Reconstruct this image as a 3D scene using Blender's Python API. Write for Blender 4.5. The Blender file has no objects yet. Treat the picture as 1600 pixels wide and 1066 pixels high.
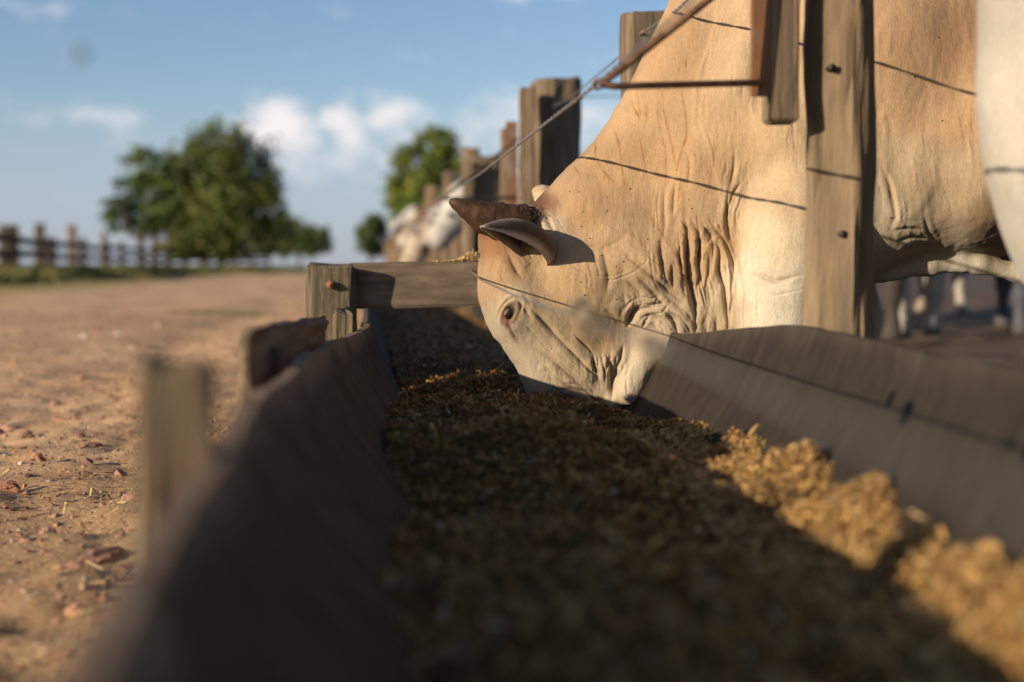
import bpy, math, random
import numpy as np
from mathutils import Vector, Matrix, Quaternion

random.seed(7)
RNG = np.random.default_rng(11)
sc = bpy.context.scene
COL = sc.collection
R = math.radians

# ------------------------------------------------------------------ camera
F_PX, CX, CY = 2222.0, 800.0, 533.0
CAM = np.array([0.0, 0.0, 0.48])
YAW, PITCH = R(5.78), R(3.04)
FWD = np.array([math.sin(YAW)*math.cos(PITCH), math.cos(YAW)*math.cos(PITCH), -math.sin(PITCH)])
RGT = np.array([math.cos(YAW), -math.sin(YAW), 0.0])
UPV = np.array([math.sin(YAW)*math.sin(PITCH), math.cos(YAW)*math.sin(PITCH), math.cos(PITCH)])
cd = bpy.data.cameras.new('camera')
cam = bpy.data.objects.new('camera', cd); COL.objects.link(cam)
cd.sensor_width = 36.0; cd.lens = 50.0
cd.clip_start = 0.02; cd.clip_end = 3000
cam.location = CAM; cam.rotation_euler = (R(90) - PITCH, 0, -YAW)
cd.dof.use_dof = True; cd.dof.focus_distance = 3.06; cd.dof.aperture_fstop = 2.0
cd.dof.aperture_blades = 0
sc.camera = cam

# ------------------------------------------------------------------ light
SUN_DIR = Vector((1.0, 0.55, -0.285)).normalized()       # the way the light travels
TOSUN = -SUN_DIR
SUN_EL = math.asin(TOSUN.z)
SUN_AZ = math.atan2(TOSUN.x, TOSUN.y)                    # clockwise from +Y
sd = bpy.data.lights.new('sun', 'SUN'); sd.energy = 5.0; sd.angle = R(0.53); sd.color = (1.0, 0.84, 0.64)
sun = bpy.data.objects.new('sun', sd); COL.objects.link(sun)
sun.rotation_euler = SUN_DIR.to_track_quat('-Z', 'Y').to_euler()

w = bpy.data.worlds.new('World'); sc.world = w; w.use_nodes = True
nt = w.node_tree; nt.nodes.clear()
N = lambda t: nt.nodes.new(t)
def mth(op, a, b=None, c=None):
    n = N('ShaderNodeMath'); n.operation = op
    for i, v in enumerate((a, b, c)):
        if v is None: continue
        if isinstance(v, (int, float)): n.inputs[i].default_value = v
        else: nt.links.new(v, n.inputs[i])
    return n.outputs[0]
sky = N('ShaderNodeTexSky'); sky.sky_type = 'NISHITA'; sky.sun_disc = False
sky.sun_elevation = SUN_EL; sky.sun_rotation = SUN_AZ
sky.altitude = 300; sky.air_density = 1.0; sky.dust_density = 0.6; sky.ozone_density = 2.2
tc = N('ShaderNodeTexCoord'); sep = N('ShaderNodeSeparateXYZ'); nt.links.new(tc.outputs['Generated'], sep.inputs[0])
az = mth('ARCTAN2', sep.outputs[0], sep.outputs[1]); el = mth('ARCSINE', sep.outputs[2])
comb = N('ShaderNodeCombineXYZ'); nt.links.new(mth('MULTIPLY', az, 1.0), comb.inputs[0]); nt.links.new(mth('MULTIPLY', el, 1.5), comb.inputs[1])
def wnoise(scale, detail, rough):
    n = N('ShaderNodeTexNoise'); n.inputs['Scale'].default_value = scale; n.inputs['Detail'].default_value = detail
    n.inputs['Roughness'].default_value = rough; nt.links.new(comb.outputs[0], n.inputs['Vector']); return n.outputs[0]
n1 = wnoise(26, 5, 0.55); n2 = wnoise(7, 3, 0.5)
# cumulus puffs: (azimuth, elevation, half width, half height, strength)
def pxdir(px, py):
    d = FWD + RGT*(px-CX)/F_PX - UPV*(py-CY)/F_PX; d = d/np.linalg.norm(d)
    return math.atan2(d[0], d[1]), math.asin(d[2])
puffs = [(440, 190, 34, 32, 1.0), (400, 210, 40, 22, .8), (470, 215, 34, 26, .7), (532, 188, 28, 24, .8), (545, 225, 26, 34, .75),
         (612, 180, 32, 22, .9), (640, 205, 36, 30, .6), (800, 205, 50, 36, .8), (740, 225, 50, 24, .5), (930, 190, 46, 30, .6),
         (150, 178, 60, 14, .5), (60, 188, 50, 14, .35), (205, 180, 30, 12, .3), (550, 280, 70, 18, .35), (500, 240, 120, 26, .42), (660, 235, 70, 26, .45), (20, 5, 60, 12, .3), (840, -8, 90, 10, .3)]
RG = random.Random(3)
blobs = []
for (px, py, sx, sy, st) in puffs:
    a, e = pxdir(px, py); blobs.append((a, e, 1.4*sx/F_PX, 1.35*sy/F_PX, st))
for k in range(12):                                        # the same cloud field carries on round the horizon
    a = RG.uniform(0.5, 5.75); blobs.append((a if a < math.pi else a-2*math.pi, RG.uniform(.07, .12), RG.uniform(.015, .04), RG.uniform(.006, .016), RG.uniform(.4, .9)))
tot = None
for (a, e, sx, sy, st) in blobs:
    dx = mth('MULTIPLY', mth('SUBTRACT', az, a), 1/sx); dy = mth('MULTIPLY', mth('SUBTRACT', el, e), 1/sy)
    g = mth('MULTIPLY', mth('EXPONENT', mth('MULTIPLY', mth('ADD', mth('MULTIPLY', dx, dx), mth('MULTIPLY', dy, dy)), -0.8)), st)
    tot = g if tot is None else mth('MAXIMUM', tot, g)
mr = N('ShaderNodeMapRange'); mr.interpolation_type = 'SMOOTHSTEP'
nt.links.new(mth('ADD', tot, mth('MULTIPLY', mth('SUBTRACT', n1, 0.5), 1.7)), mr.inputs[0]); mr.inputs[1].default_value = .12; mr.inputs[2].default_value = 1.05
mask = mth('MULTIPLY', mr.outputs[0], 0.95)
# low hazy cloud layer towards the horizon
hz = N('ShaderNodeMapRange'); hz.interpolation_type = 'SMOOTHSTEP'
nt.links.new(mth('ADD', el, mth('MULTIPLY', mth('SUBTRACT', n2, 0.5), .05)), hz.inputs[0])
hz.inputs[1].default_value = .125; hz.inputs[2].default_value = .05; hz.inputs[3].default_value = 0; hz.inputs[4].default_value = .62
def mixc(f, a, b):
    m = N('ShaderNodeMix'); m.data_type = 'RGBA'; nt.links.new(f, m.inputs[0])
    for s, v in ((6, a), (7, b)):
        if isinstance(v, tuple): m.inputs[s].default_value = (*v, 1)
        else: nt.links.new(v, m.inputs[s])
    return m.outputs[2]
SKY_STR = 0.09
HAZE_COL = (3.3, 3.9, 5.2); CLOUD_COL = (7.7, 7.2, 7.1)
tint = N('ShaderNodeMix'); tint.data_type = 'RGBA'; tint.blend_type = 'MULTIPLY'; tint.inputs[0].default_value = 1
nt.links.new(sky.outputs[0], tint.inputs[6]); tint.inputs[7].default_value = (.99, .99, 1.09, 1)
c = mixc(hz.outputs[0], tint.outputs[2], HAZE_COL); c = mixc(mask, c, CLOUD_COL)
bg = N('ShaderNodeBackground'); bg.inputs[1].default_value = SKY_STR; nt.links.new(c, bg.inputs[0])
wo = N('ShaderNodeOutputWorld'); nt.links.new(bg.outputs[0], wo.inputs[0])

vs = sc.view_settings
vs.view_transform = 'Standard'; vs.look = 'None'; vs.gamma = 1.0; vs.exposure = 0.5; vs.use_curve_mapping = False
sc.display_settings.display_device = 'sRGB'
sc.cycles.use_denoising = True
sc.cycles.max_bounces = 6; sc.cycles.diffuse_bounces = 3; sc.cycles.transparent_max_bounces = 6
sc.cycles.sample_clamp_indirect = 4

# ------------------------------------------------------------------ layout helpers
def P(px, py, Y):
    d = FWD + RGT*(px-CX)/F_PX - UPV*(py-CY)/F_PX
    return CAM + d*(Y/d[1])
def PG(px, py, z=0.0):
    d = FWD + RGT*(px-CX)/F_PX - UPV*(py-CY)/F_PX
    return CAM + d*((z-CAM[2])/d[2])
def proj(V):
    q = V - CAM; f = q@FWD
    return CX + F_PX*(q@RGT)/f, CY - F_PX*(q@UPV)/f

# numpy value noise
def _hash(ix, iy, iz, seed):
    h = (ix.astype(np.int64)*374761393 + iy.astype(np.int64)*668265263 + iz.astype(np.int64)*2147483647 + seed*1274126177) & 0xffffffff
    h = ((h ^ (h >> 13))*1274126177) & 0xffffffff
    return ((h ^ (h >> 16)) & 0xffff)/65535.0
def vnoise(x, y, z=None, seed=0):
    x = np.asarray(x, float); y = np.asarray(y, float); z = np.zeros_like(x) if z is None else np.asarray(z, float)
    ix, iy, iz = np.floor(x), np.floor(y), np.floor(z); fx, fy, fz = x-ix, y-iy, z-iz
    s = lambda t: t*t*(3-2*t); fx, fy, fz = s(fx), s(fy), s(fz); out = 0
    for a in (0, 1):
        for b in (0, 1):
            for c_ in (0, 1):
                out = out + _hash(ix+a, iy+b, iz+c_, seed)*(fx if a else 1-fx)*(fy if b else 1-fy)*(fz if c_ else 1-fz)
    return out*2-1
def fbm(x, y, z=None, oct=4, seed=0):
    o = 0; amp = 1.0; f = 1.0
    for k in range(oct):
        o = o + amp*vnoise(np.asarray(x)*f, np.asarray(y)*f, None if z is None else np.asarray(z)*f, seed+k*17); amp *= .5; f *= 2.03
    return o
def lin(c):
    c = np.asarray(c, float)/255.0
    return np.where(c <= .04045, c/12.92, ((c+.055)/1.055)**2.4)

# ------------------------------------------------------------------ materials
def new_mat(name):
    m = bpy.data.materials.new(name); m.use_nodes = True
    return m, m.node_tree, m.node_tree.nodes['Principled BSDF']
def pmat(name, stops, nscale=6.0, stretch=(1, 1, 1), detail=7, rough=.85, bump=.4, bdist=.004, bscale=None, bstretch=None, attr=None,
         attr_mix=1.0, spec=.3, metallic=0.0, second=None, sheen=0.0, nrough=.6):
    """noise-driven colour (stops = [(pos,(r,g,b))]) with fine bump; attr multiplies in a colour attribute"""
    m, t, b = new_mat(name); L = t.links.new
    co = t.nodes.new('ShaderNodeTexCoord')
    def noise(sc_, st, det, ro):
        mp = t.nodes.new('ShaderNodeMapping'); mp.inputs['Scale'].default_value = st; L(co.outputs['Object'], mp.inputs[0])
        n = t.nodes.new('ShaderNodeTexNoise'); n.inputs['Scale'].default_value = sc_; n.inputs['Detail'].default_value = det; n.inputs['Roughness'].default_value = ro
        L(mp.outputs[0], n.inputs['Vector']); return n.outputs[0]
    n = noise(nscale, stretch, detail, nrough)
    cr = t.nodes.new('ShaderNodeValToRGB'); L(n, cr.inputs[0])
    while len(cr.color_ramp.elements) > len(stops): cr.color_ramp.elements.remove(cr.color_ramp.elements[-1])
    while len(cr.color_ramp.elements) < len(stops): cr.color_ramp.elements.new(1)
    for e, (p, c_) in zip(cr.color_ramp.elements, stops): e.position = p; e.color = (*c_, 1)
    col = cr.outputs[0]
    if second:                                            # (scale, stretch, colour, lo, hi, amount) large stains
        s2 = noise(second[0], second[1], 4, .55); r2 = t.nodes.new('ShaderNodeMapRange'); L(s2, r2.inputs[0])
        r2.inputs[1].default_value = second[3]; r2.inputs[2].default_value = second[4]; r2.inputs[4].default_value = second[5]
        mx = t.nodes.new('ShaderNodeMix'); mx.data_type = 'RGBA'; L(r2.outputs[0], mx.inputs[0]); L(col, mx.inputs[6]); mx.inputs[7].default_value = (*second[2], 1); col = mx.outputs[2]
    if attr:
        at = t.nodes.new('ShaderNodeAttribute'); at.attribute_name = attr
        mx = t.nodes.new('ShaderNodeMix'); mx.data_type = 'RGBA'; mx.blend_type = 'MULTIPLY'; mx.inputs[0].default_value = attr_mix
        L(col, mx.inputs[6]); L(at.outputs['Color'], mx.inputs[7]); col = mx.outputs[2]
    L(col, b.inputs['Base Color'])
    b.inputs['Roughness'].default_value = rough; b.inputs['Specular IOR Level'].default_value = spec; b.inputs['Metallic'].default_value = metallic
    if sheen:
        b.inputs['Sheen Weight'].default_value = sheen; b.inputs['Sheen Roughness'].default_value = .5
    if bump:
        bn = noise(bscale or nscale*2.5, bstretch or stretch, 8, .65)
        bp = t.nodes.new('ShaderNodeBump'); bp.inputs['Strength'].default_value = bump; bp.inputs['Distance'].default_value = bdist
        L(bn, bp.inputs['Height']); L(bp.outputs[0], b.inputs['Normal'])
    return m

M = {}
M['post'] = pmat('weathered_timber', [(.25, (.055, .038, .024)), (.5, (.145, .102, .064)), (.72, (.24, .175, .112))], 9, (5, 5, .45), bump=.8, bdist=.006, bscale=22,
                 second=(3, (1, 1, .6), (.12, .10, .055), .5, .75, .6))
M['post_dark'] = pmat('dark_old_timber', [(.25, (.035, .026, .018)), (.5, (.085, .062, .042)), (.72, (.15, .11, .075))], 5, (4, 4, .4), bump=.6, bdist=.01)
M['post_pale'] = pmat('pale_timber', [(.25, (.075, .050, .028)), (.5, (.185, .130, .076)), (.75, (.29, .215, .135))], 7, (5, 5, .5), bump=.9, bdist=.006, bscale=20,
                      second=(7, (3, 3, .25), (.085, .066, .045), .5, .68, .65))
M['beam'] = pmat('worn_beam_timber', [(.3, (.075, .053, .035)), (.5, (.135, .098, .066)), (.7, (.20, .148, .104))], 14, (3, 3, .7), bump=.5, bdist=.003, bscale=30,
                 second=(6, (1, 1, 1), (.10, .075, .05), .5, .7, .6))
M['mossy'] = pmat('mossy_stump_timber', [(.28, (.045, .035, .022)), (.5, (.12, .093, .058)), (.72, (.22, .172, .11))], 10, (7, 7, .5), bump=1.0, bdist=.008, bscale=16,
                  second=(9, (1, 1, 1), (.085, .078, .04), .5, .7, .5))
M['rubber'] = pmat('dark_belting', [(.3, (.021, .018, .015)), (.5, (.028, .0245, .021)), (.72, (.038, .033, .028))], 14, (1, 2.2, .8), bump=.5, bdist=.002, bscale=60, attr='tint', rough=.8, spec=.12,
                   second=(6, (1, 4, .5), (.050, .041, .031), .5, .85, .35))
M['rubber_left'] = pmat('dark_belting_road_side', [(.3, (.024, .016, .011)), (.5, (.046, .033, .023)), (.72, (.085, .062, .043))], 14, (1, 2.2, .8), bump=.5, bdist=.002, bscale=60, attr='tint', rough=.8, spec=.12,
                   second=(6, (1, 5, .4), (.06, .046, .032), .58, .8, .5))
M['rust'] = pmat('rusty_steel', [(.3, (.10, .046, .024)), (.5, (.21, .105, .055)), (.7, (.31, .18, .105))], 30, (1, 1, 1), bump=.6, bdist=.0015, bscale=90, rough=.8, metallic=0.0)
M['strip'] = pmat('painted_rusty_strip', [(.35, (.18, .062, .025)), (.5, (.20, .10, .05)), (.62, (.22, .19, .15))], 9, (1, 1, .6), bump=.5, bdist=.001, bscale=80, rough=.7, metallic=.2)
M['wire'] = pmat('galvanised_wire', [(.3, (.14, .12, .10)), (.6, (.28, .25, .22))], 60, bump=.3, bdist=.0005, rough=.5, metallic=.6, spec=.5)
M['feed'] = pmat('chopped_feed', [(.3, (.75, .75, .75)), (.7, (1.15, 1.1, 1.05))], 60, bump=.4, bdist=.002, bscale=150, attr='tint', rough=.8)
M['road'] = pmat('dirt_road', [(.28, (.42, .235, .108)), (.5, (.65, .385, .190)), (.72, (.75, .485, .265))], 2.2, bump=.9, bdist=.012, bscale=60, attr='tint', nrough=.7)
M['ground'] = pmat('dry_grass_ground', [(.3, (.10, .085, .03)), (.5, (.19, .14, .06)), (.7, (.27, .19, .10))], .8, bump=.5, bdist=.02, bscale=12)
M['mud'] = pmat('trampled_pen_mud', [(.3, (.06, .038, .022)), (.5, (.115, .072, .042)), (.7, (.17, .11, .066))], 2.5, bump=.8, bdist=.02, bscale=14, rough=.75, spec=.25)
M['pebble'] = pmat('pebble_mix', [(.3, (.8, .8, .8)), (.7, (1.1, 1.1, 1.1))], 40, bump=.4, bdist=.002, attr='tint')
M['straw'] = pmat('straw_bits', [(.3, (.85, .85, .85)), (.7, (1.1, 1.1, 1.1))], 40, bump=0, attr='tint')
M['leaf'] = pmat('tree_leaves', [(.3, (.75, .75, .75)), (.7, (1.15, 1.15, 1.1))], .8, bump=0, attr='tint', rough=.6)
M['bark'] = pmat('tree_bark', [(.3, (.05, .035, .022)), (.7, (.14, .10, .07))], 4, (3, 3, .6), bump=.8, bdist=.02)
M['grass'] = pmat('grass_blades', [(.3, (.8, .8, .8)), (.7, (1.1, 1.1, 1.1))], 3, bump=0, attr='tint')
M['horn'] = pmat('horn_brown', [(.3, (.022, .011, .006)), (.5, (.058, .028, .013)), (.75, (.125, .064, .030))], 34, (1, 1, 1), bump=.8, bdist=.003, bscale=90, rough=.6, nrough=.7)
M['eye'] = pmat('eye_dark', [(.3, (.006, .004, .003)), (.7, (.020, .010, .007))], 30, bump=0, rough=.28, spec=.45)
M['ear'] = pmat('ear_skin', [(.3, (.8, .8, .8)), (.7, (1.12, 1.1, 1.08))], 60, bump=.5, bdist=.0015, bscale=220, attr='tint', rough=.75, sheen=.1)
M['fly'] = pmat('fly_black', [(.3, (.01, .01, .01)), (.7, (.03, .025, .02))], 30, bump=0, rough=.4)
M['tag'] = pmat('red_ear_tag', [(.3, (.35, .03, .02)), (.7, (.45, .05, .03))], 10, bump=0, rough=.5)
M['hoof'] = pmat('hoof_horn', [(.3, (.03, .025, .02)), (.7, (.08, .065, .05))], 30, bump=.3, bdist=.002)
M['stone'] = pmat('stone_plain', [(.3, (.8, .8, .8)), (.7, (1.15, 1.12, 1.1))], 25, bump=.7, bdist=.004, bscale=60, attr='tint')

def hide_mat(name, scale=1.0):
    """short-haired cattle hide: colour attribute x fine mottling, hair-direction bump"""
    m, t, b = new_mat(name); L = t.links.new
    co = t.nodes.new('ShaderNodeTexCoord'); at = t.nodes.new('ShaderNodeAttribute'); at.attribute_name = 'tint'
    def noise(sc_, st, det, ro, dist=0):
        mp = t.nodes.new('ShaderNodeMapping'); mp.inputs['Scale'].default_value = st; L(co.outputs['Object'], mp.inputs[0])
        n = t.nodes.new('ShaderNodeTexNoise'); n.inputs['Scale'].default_value = sc_; n.inputs['Detail'].default_value = det
        n.inputs['Roughness'].default_value = ro; n.inputs['Distortion'].default_value = dist; L(mp.outputs[0], n.inputs['Vector']); return n.outputs[0]
    a = noise(9, (1, 1, 1), 6, .6); h = noise(330, (1.0, 1.0, .32), 4, .75, .4); h2 = noise(24, (1.0, 1.0, .22), 4, .6, .6)
    def mrange(v, lo, hi):
        r = t.nodes.new('ShaderNodeMapRange'); L(v, r.inputs[0]); r.inputs[1].default_value = .3; r.inputs[2].default_value = .7; r.inputs[3].default_value = lo; r.inputs[4].default_value = hi; return r.outputs[0]
    def mul(x, y):
        k = t.nodes.new('ShaderNodeMath'); k.operation = 'MULTIPLY'; L(x, k.inputs[0]); L(y, k.inputs[1]); return k.outputs[0]
    v = mul(mul(mrange(a, .88, 1.10), mrange(h, .80, 1.18)), mrange(h2, .94, 1.06))
    mx = t.nodes.new('ShaderNodeVectorMath'); mx.operation = 'SCALE'; L(at.outputs['Color'], mx.inputs[0]); L(v, mx.inputs['Scale'])
    L(mx.outputs[0], b.inputs['Base Color']); b.inputs['Roughness'].default_value = .72; b.inputs['Specular IOR Level'].default_value = .18
    b.inputs['Sheen Weight'].default_value = .12; b.inputs['Sheen Roughness'].default_value = .45
    b1 = t.nodes.new('ShaderNodeBump'); b1.inputs['Strength'].default_value = .6; b1.inputs['Distance'].default_value = .0022; L(h, b1.inputs['Height'])
    b2 = t.nodes.new('ShaderNodeBump'); b2.inputs['Strength'].default_value = .30; b2.inputs['Distance'].default_value = .006; L(h2, b2.inputs['Height']); L(b1.outputs[0], b2.inputs['Normal'])
    L(b2.outputs[0], b.inputs['Normal'])
    return m
M['hide'] = hide_mat('cattle_hide')

# ------------------------------------------------------------------ mesh / object helpers
def mesh_np(name, V, faces, mat=None, smooth=True, tint=None):
    """V (n,3); faces = list of (m,k) int arrays; tint (n,3) linear colour attribute"""
    me = bpy.data.meshes.new(name); V = np.asarray(V, np.float32)
    me.vertices.add(len(V)); me.vertices.foreach_set('co', V.ravel())
    loops = np.concatenate([np.asarray(f, np.int32).ravel() for f in faces]); tot_ = np.concatenate([np.full(len(f), f.shape[1], np.int32) for f in faces])
    start = np.concatenate([[0], np.cumsum(tot_)[:-1]]).astype(np.int32)
    me.loops.add(len(loops)); me.loops.foreach_set('vertex_index', loops)
    me.polygons.add(len(tot_)); me.polygons.foreach_set('loop_start', start)
    me.update(calc_edges=True)
    me.polygons.foreach_set('use_smooth', np.full(len(tot_), bool(smooth)))
    if tint is not None:
        a = me.color_attributes.new('tint', 'FLOAT_COLOR', 'POINT')
        a.data.foreach_set('color', np.concatenate([np.asarray(tint, np.float32), np.ones((len(V), 1), np.float32)], 1).ravel())
    if mat: me.materials.append(mat)
    me.validate(verbose=False)
    return me
def WM(o):
    return o.matrix_basis if o.parent is None else WM(o.parent) @ o.matrix_parent_inverse @ o.matrix_basis
def put(name, me, parent=None, loc=(0, 0, 0), mtx=None):
    o = bpy.data.objects.new(name, me); COL.objects.link(o)
    if mtx is not None: o.matrix_basis = mtx
    else: o.location = loc
    if parent is not None: o.parent = parent; o.matrix_parent_inverse = WM(parent).inverted()
    return o
def tag(o, label=None, cat=None, group=None, kind=None):
    for k, v in (('label', label), ('category', cat), ('group', group), ('kind', kind)):
        if v: o[k] = v
    return o
def empty(name, loc, *a, **k):
    return tag(put(name, None, None, tuple(loc)), *a, **k)
def copy_tree(o, parent=None, loc=None, rz=None):
    n = o.copy(); COL.objects.link(n)
    if parent is not None: n.parent = parent
    if loc is not None: n.location = loc
    if rz is not None: n.rotation_euler = (0, 0, rz)
    for ch in [x for x in ALLCH.get(o.name, [])]: copy_tree(ch, n)
    return n
ALLCH = {}
def kids(o): ALLCH[o.name] = list(o.children); [kids(c_) for c_ in o.children]

def frame_mtx(p0, p1, up=(0, 0, 1), roll=0.0):
    p0, p1 = Vector(p0), Vector(p1); z = (p1-p0).normalized(); u = Vector(up)
    if abs(z.dot(u)) > .95: u = Vector((1, 0, 0))
    x = u.cross(z).normalized(); y = z.cross(x)
    m = Matrix((x, y, z)).transposed().to_4x4(); m = Matrix.Translation(p0) @ m @ Matrix.Rotation(roll, 4, 'Z')
    return m
def timber_mesh(name, length, wd, dp, mat, seed=0, rnd=.18, rough_=.004, nseg=None, taper=1.0, bow=0.0, cham=.006, splits=0):  # noqa
    """sawn or hewn timber along local Z: rounded-rectangle section, wavy faces, chamfered uneven ends"""
    nseg = nseg or max(6, int(length/.05)); nc = 24
    th = (np.arange(nc)+.5)/nc*2*np.pi; p = 2+6*(1-rnd)**2
    cx = np.sign(np.cos(th))*np.abs(np.cos(th))**(2/p); cy = np.sign(np.sin(th))*np.abs(np.sin(th))**(2/p)
    zs = np.concatenate([[0, cham], np.linspace(cham*2, length-cham*2, nseg), [length-cham, length]]); zs = np.clip(zs, 0, length)
    V = []
    for i, z in enumerate(zs):
        s = 1+(taper-1)*z/length; ins = 0
        if i in (0, len(zs)-1): ins = cham
        n_ = rough_*(fbm(cx*2+seed*3.1, cy*2+7, np.full(nc, z*7.0), 3, seed)+.7*vnoise(cx*8, cy*8+seed, np.full(nc, z*2.5), seed+5))
        rx, ry = wd/2*s-ins+n_, dp/2*s-ins+n_
        zz = np.full(nc, z)
        if i >= len(zs)-2: zz = zz + rough_*1.6*fbm(cx*3+seed, cy*3, None, 2, seed+9)
        for (sa, sw, sd_) in ([(.9, .18, .35), (2.3, .12, .3), (4.1, .15, .3)][:splits]):      # drying splits running down from the top
            f = max(0, 1-(length-z)/(length*.6))
            dlt = np.abs((th-sa-.25*z+np.pi) % (2*np.pi)-np.pi); k = np.exp(-(dlt/sw)**2)*sd_*f*.12
            rx = rx*(1-k); ry = ry*(1-k)
        V.append(np.stack([cx*rx+bow*math.sin(math.pi*z/length), cy*ry, zz], 1))
    nz = len(zs); V = np.concatenate(V); ii, jj = np.meshgrid(np.arange(nz-1), np.arange(nc), indexing='ij')
    a = ii*nc+jj; b_ = ii*nc+(jj+1) % nc
    Q = np.stack([a, b_, b_+nc, a+nc], -1).reshape(-1, 4)
    c0, c1 = len(V), len(V)+1
    V = np.concatenate([V, [[0, 0, 0]], [[bow*0, 0, length+rough_*.3]]])
    j = np.arange(nc); T0 = np.stack([(j+1) % nc, j, np.full(nc, c0)], 1); T1 = np.stack([(nz-1)*nc+j, (nz-1)*nc+(j+1) % nc, np.full(nc, c1)], 1)
    return mesh_np(name, V, [Q, T0, T1], mat, smooth=False)
def timber(name, p0, p1, wd, dp, mat, parent=None, seed=0, roll=0.0, up=(0, 1, 0), **k):
    L_ = (Vector(p1)-Vector(p0)).length
    return put(name, timber_mesh(name, L_, wd, dp, mat, seed, **k), parent, mtx=frame_mtx(p0, p1, up, roll))
def tube_arrays(pts, rad, nc=8, closed_ends=True):
    pts = np.asarray(pts, float); n = len(pts); rad = np.broadcast_to(np.asarray(rad, float), (n,))
    t = np.gradient(pts, axis=0); t /= np.linalg.norm(t, axis=1)[:, None]+1e-12
    ref = np.array([0.31, .17, .93]); V = []
    for i in range(n):
        x = np.cross(ref, t[i]); x /= np.linalg.norm(x); y = np.cross(t[i], x); th = np.arange(nc)/nc*2*np.pi
        V.append(pts[i]+rad[i]*(np.cos(th)[:, None]*x+np.sin(th)[:, None]*y))
    V = np.concatenate(V); ii, jj = np.meshgrid(np.arange(n-1), np.arange(nc), indexing='ij'); a = ii*nc+jj; b_ = ii*nc+(jj+1) % nc
    Q = np.stack([a, b_, b_+nc, a+nc], -1).reshape(-1, 4)
    V = np.concatenate([V, pts[:1], pts[-1:]]); j = np.arange(nc)
    T = np.concatenate([np.stack([(j+1) % nc, j, np.full(nc, n*nc)], 1), np.stack([(n-1)*nc+j, (n-1)*nc+(j+1) % nc, np.full(nc, n*nc+1)], 1)])
    return V, Q, T
def tube(name, pts, rad, mat, parent=None, nc=8):
    V, Q, T = tube_arrays(pts, rad, nc); return put(name, mesh_np(name, V, [Q, T], mat), parent)
def join_arrays(parts):
    Vs, Fs = [], {}
    off = 0
    for (V, *fs) in parts:
        Vs.append(V)
        for f in fs: Fs.setdefault(f.shape[1], []).append(f+off)
        off += len(V)
    return np.concatenate(Vs), [np.concatenate(v) for v in Fs.values()]
def resample(pts, n):
    pts = np.asarray(pts, float); d = np.concatenate([[0], np.cumsum(np.linalg.norm(np.diff(pts, axis=0), axis=1))]); s = np.linspace(0, d[-1], n)
    return np.stack([np.interp(s, d, pts[:, k]) for k in range(pts.shape[1])], 1)
def twisted(pts, r, pitch=.05, rc=None):
    """two strands twisted round each other"""
    pts = np.asarray(pts, float); L_ = np.linalg.norm(np.diff(pts, axis=0), axis=1).sum(); n = max(20, int(L_/pitch*7)); n = min(n, 1400)
    p = resample(pts, n); s = np.linspace(0, L_, n); t = np.gradient(p, axis=0); t /= np.linalg.norm(t, axis=1)[:, None]
    x = np.cross(t, [0.1, .2, 1.0]); x /= np.linalg.norm(x, axis=1)[:, None]; y = np.cross(t, x); out = []
    for k in (0, math.pi):
        a = s/pitch*2*np.pi+k; out.append(tube_arrays(p+r*.95*(np.cos(a)[:, None]*x+np.sin(a)[:, None]*y), r, 6))
    return join_arrays(out)

# ------------------------------------------------------------------ ground, road, pen
def grid_mesh(name, xs, ys, zf, mat, tintf=None):
    X, Y = np.meshgrid(xs, ys); Z = zf(X, Y); V = np.stack([X, Y, Z], -1).reshape(-1, 3); nx, ny = len(xs), len(ys)
    i, j = np.meshgrid(np.arange(ny-1), np.arange(nx-1), indexing='ij'); a = i*nx+j
    Q = np.stack([a, a+1, a+nx+1, a+nx], -1).reshape(-1, 4)
    return mesh_np(name, V, [Q], mat, tint=None if tintf is None else tintf(X, Y).reshape(-1, 3))
gx = np.concatenate([-np.geomspace(1500, 1, 30), np.geomspace(1, 1500, 30)]); gy = np.concatenate([[-1500, -200, -30], np.linspace(-5, 60, 30), np.geomspace(65, 2500, 30)])
tag(put('ground', grid_mesh('ground', gx, gy, lambda X, Y: -.055+0*X, M['ground'])), kind='structure')
def road_z(X, Y):
    near = np.clip(1.6-Y/9, 0, 1)
    z = .010*fbm(X*1.3, Y*.5, None, 3, 3)+near*.0105*fbm(X*9, Y*7, None, 4, 8)
    z = z + near*.006*np.abs(fbm(X*4, Y*4, None, 3, 21))
    rut = np.exp(-((X+1.15+.12*np.sin(Y*.7))/.22)**2); z = z-.020*rut
    bank = np.clip((X+.55)/.4, 0, 1); z = z + .03*bank*bank*(3-2*bank)
    return z
def road_t(X, Y):
    t = np.ones(X.shape+(3,)); n = np.clip(fbm(X*2.2, Y*1.1, None, 4, 31)*.5+.5, 0, 1)
    t = t*(.78+.40*n)[..., None]
    d = np.clip((X+.95)/.55, 0, 1)*np.clip(1-Y/14, 0, 1)                     # trampled, dung-dark strip beside the trough
    t = t*(1-d[..., None]*np.array([.36, .33, .36]))
    g = np.clip((-X-(3.4+.055*Y))/1.2+fbm(X*.4, Y*.2, None, 3, 5)*.5, 0, 1)           # dusty verge
    t = t*(1-g[..., None])+g[..., None]*np.array([.62, .74, .42])
    return t
rx = np.concatenate([-np.geomspace(11, .1, 230), [.0, .1, .3, .5, .7, .85]]); ry = np.concatenate([np.linspace(-3, 1.1, 40), np.geomspace(1.12, 420, 520)])
tag(put('dirt_road', grid_mesh('dirt_road', rx, ry, road_z, M['road'], road_t)), kind='structure')
px_ = np.concatenate([np.linspace(.86, 12, 120), np.geomspace(12.5, 90, 30)]); py_ = np.concatenate([np.linspace(-4, 24, 180), np.geomspace(24.5, 200, 40)])
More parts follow.
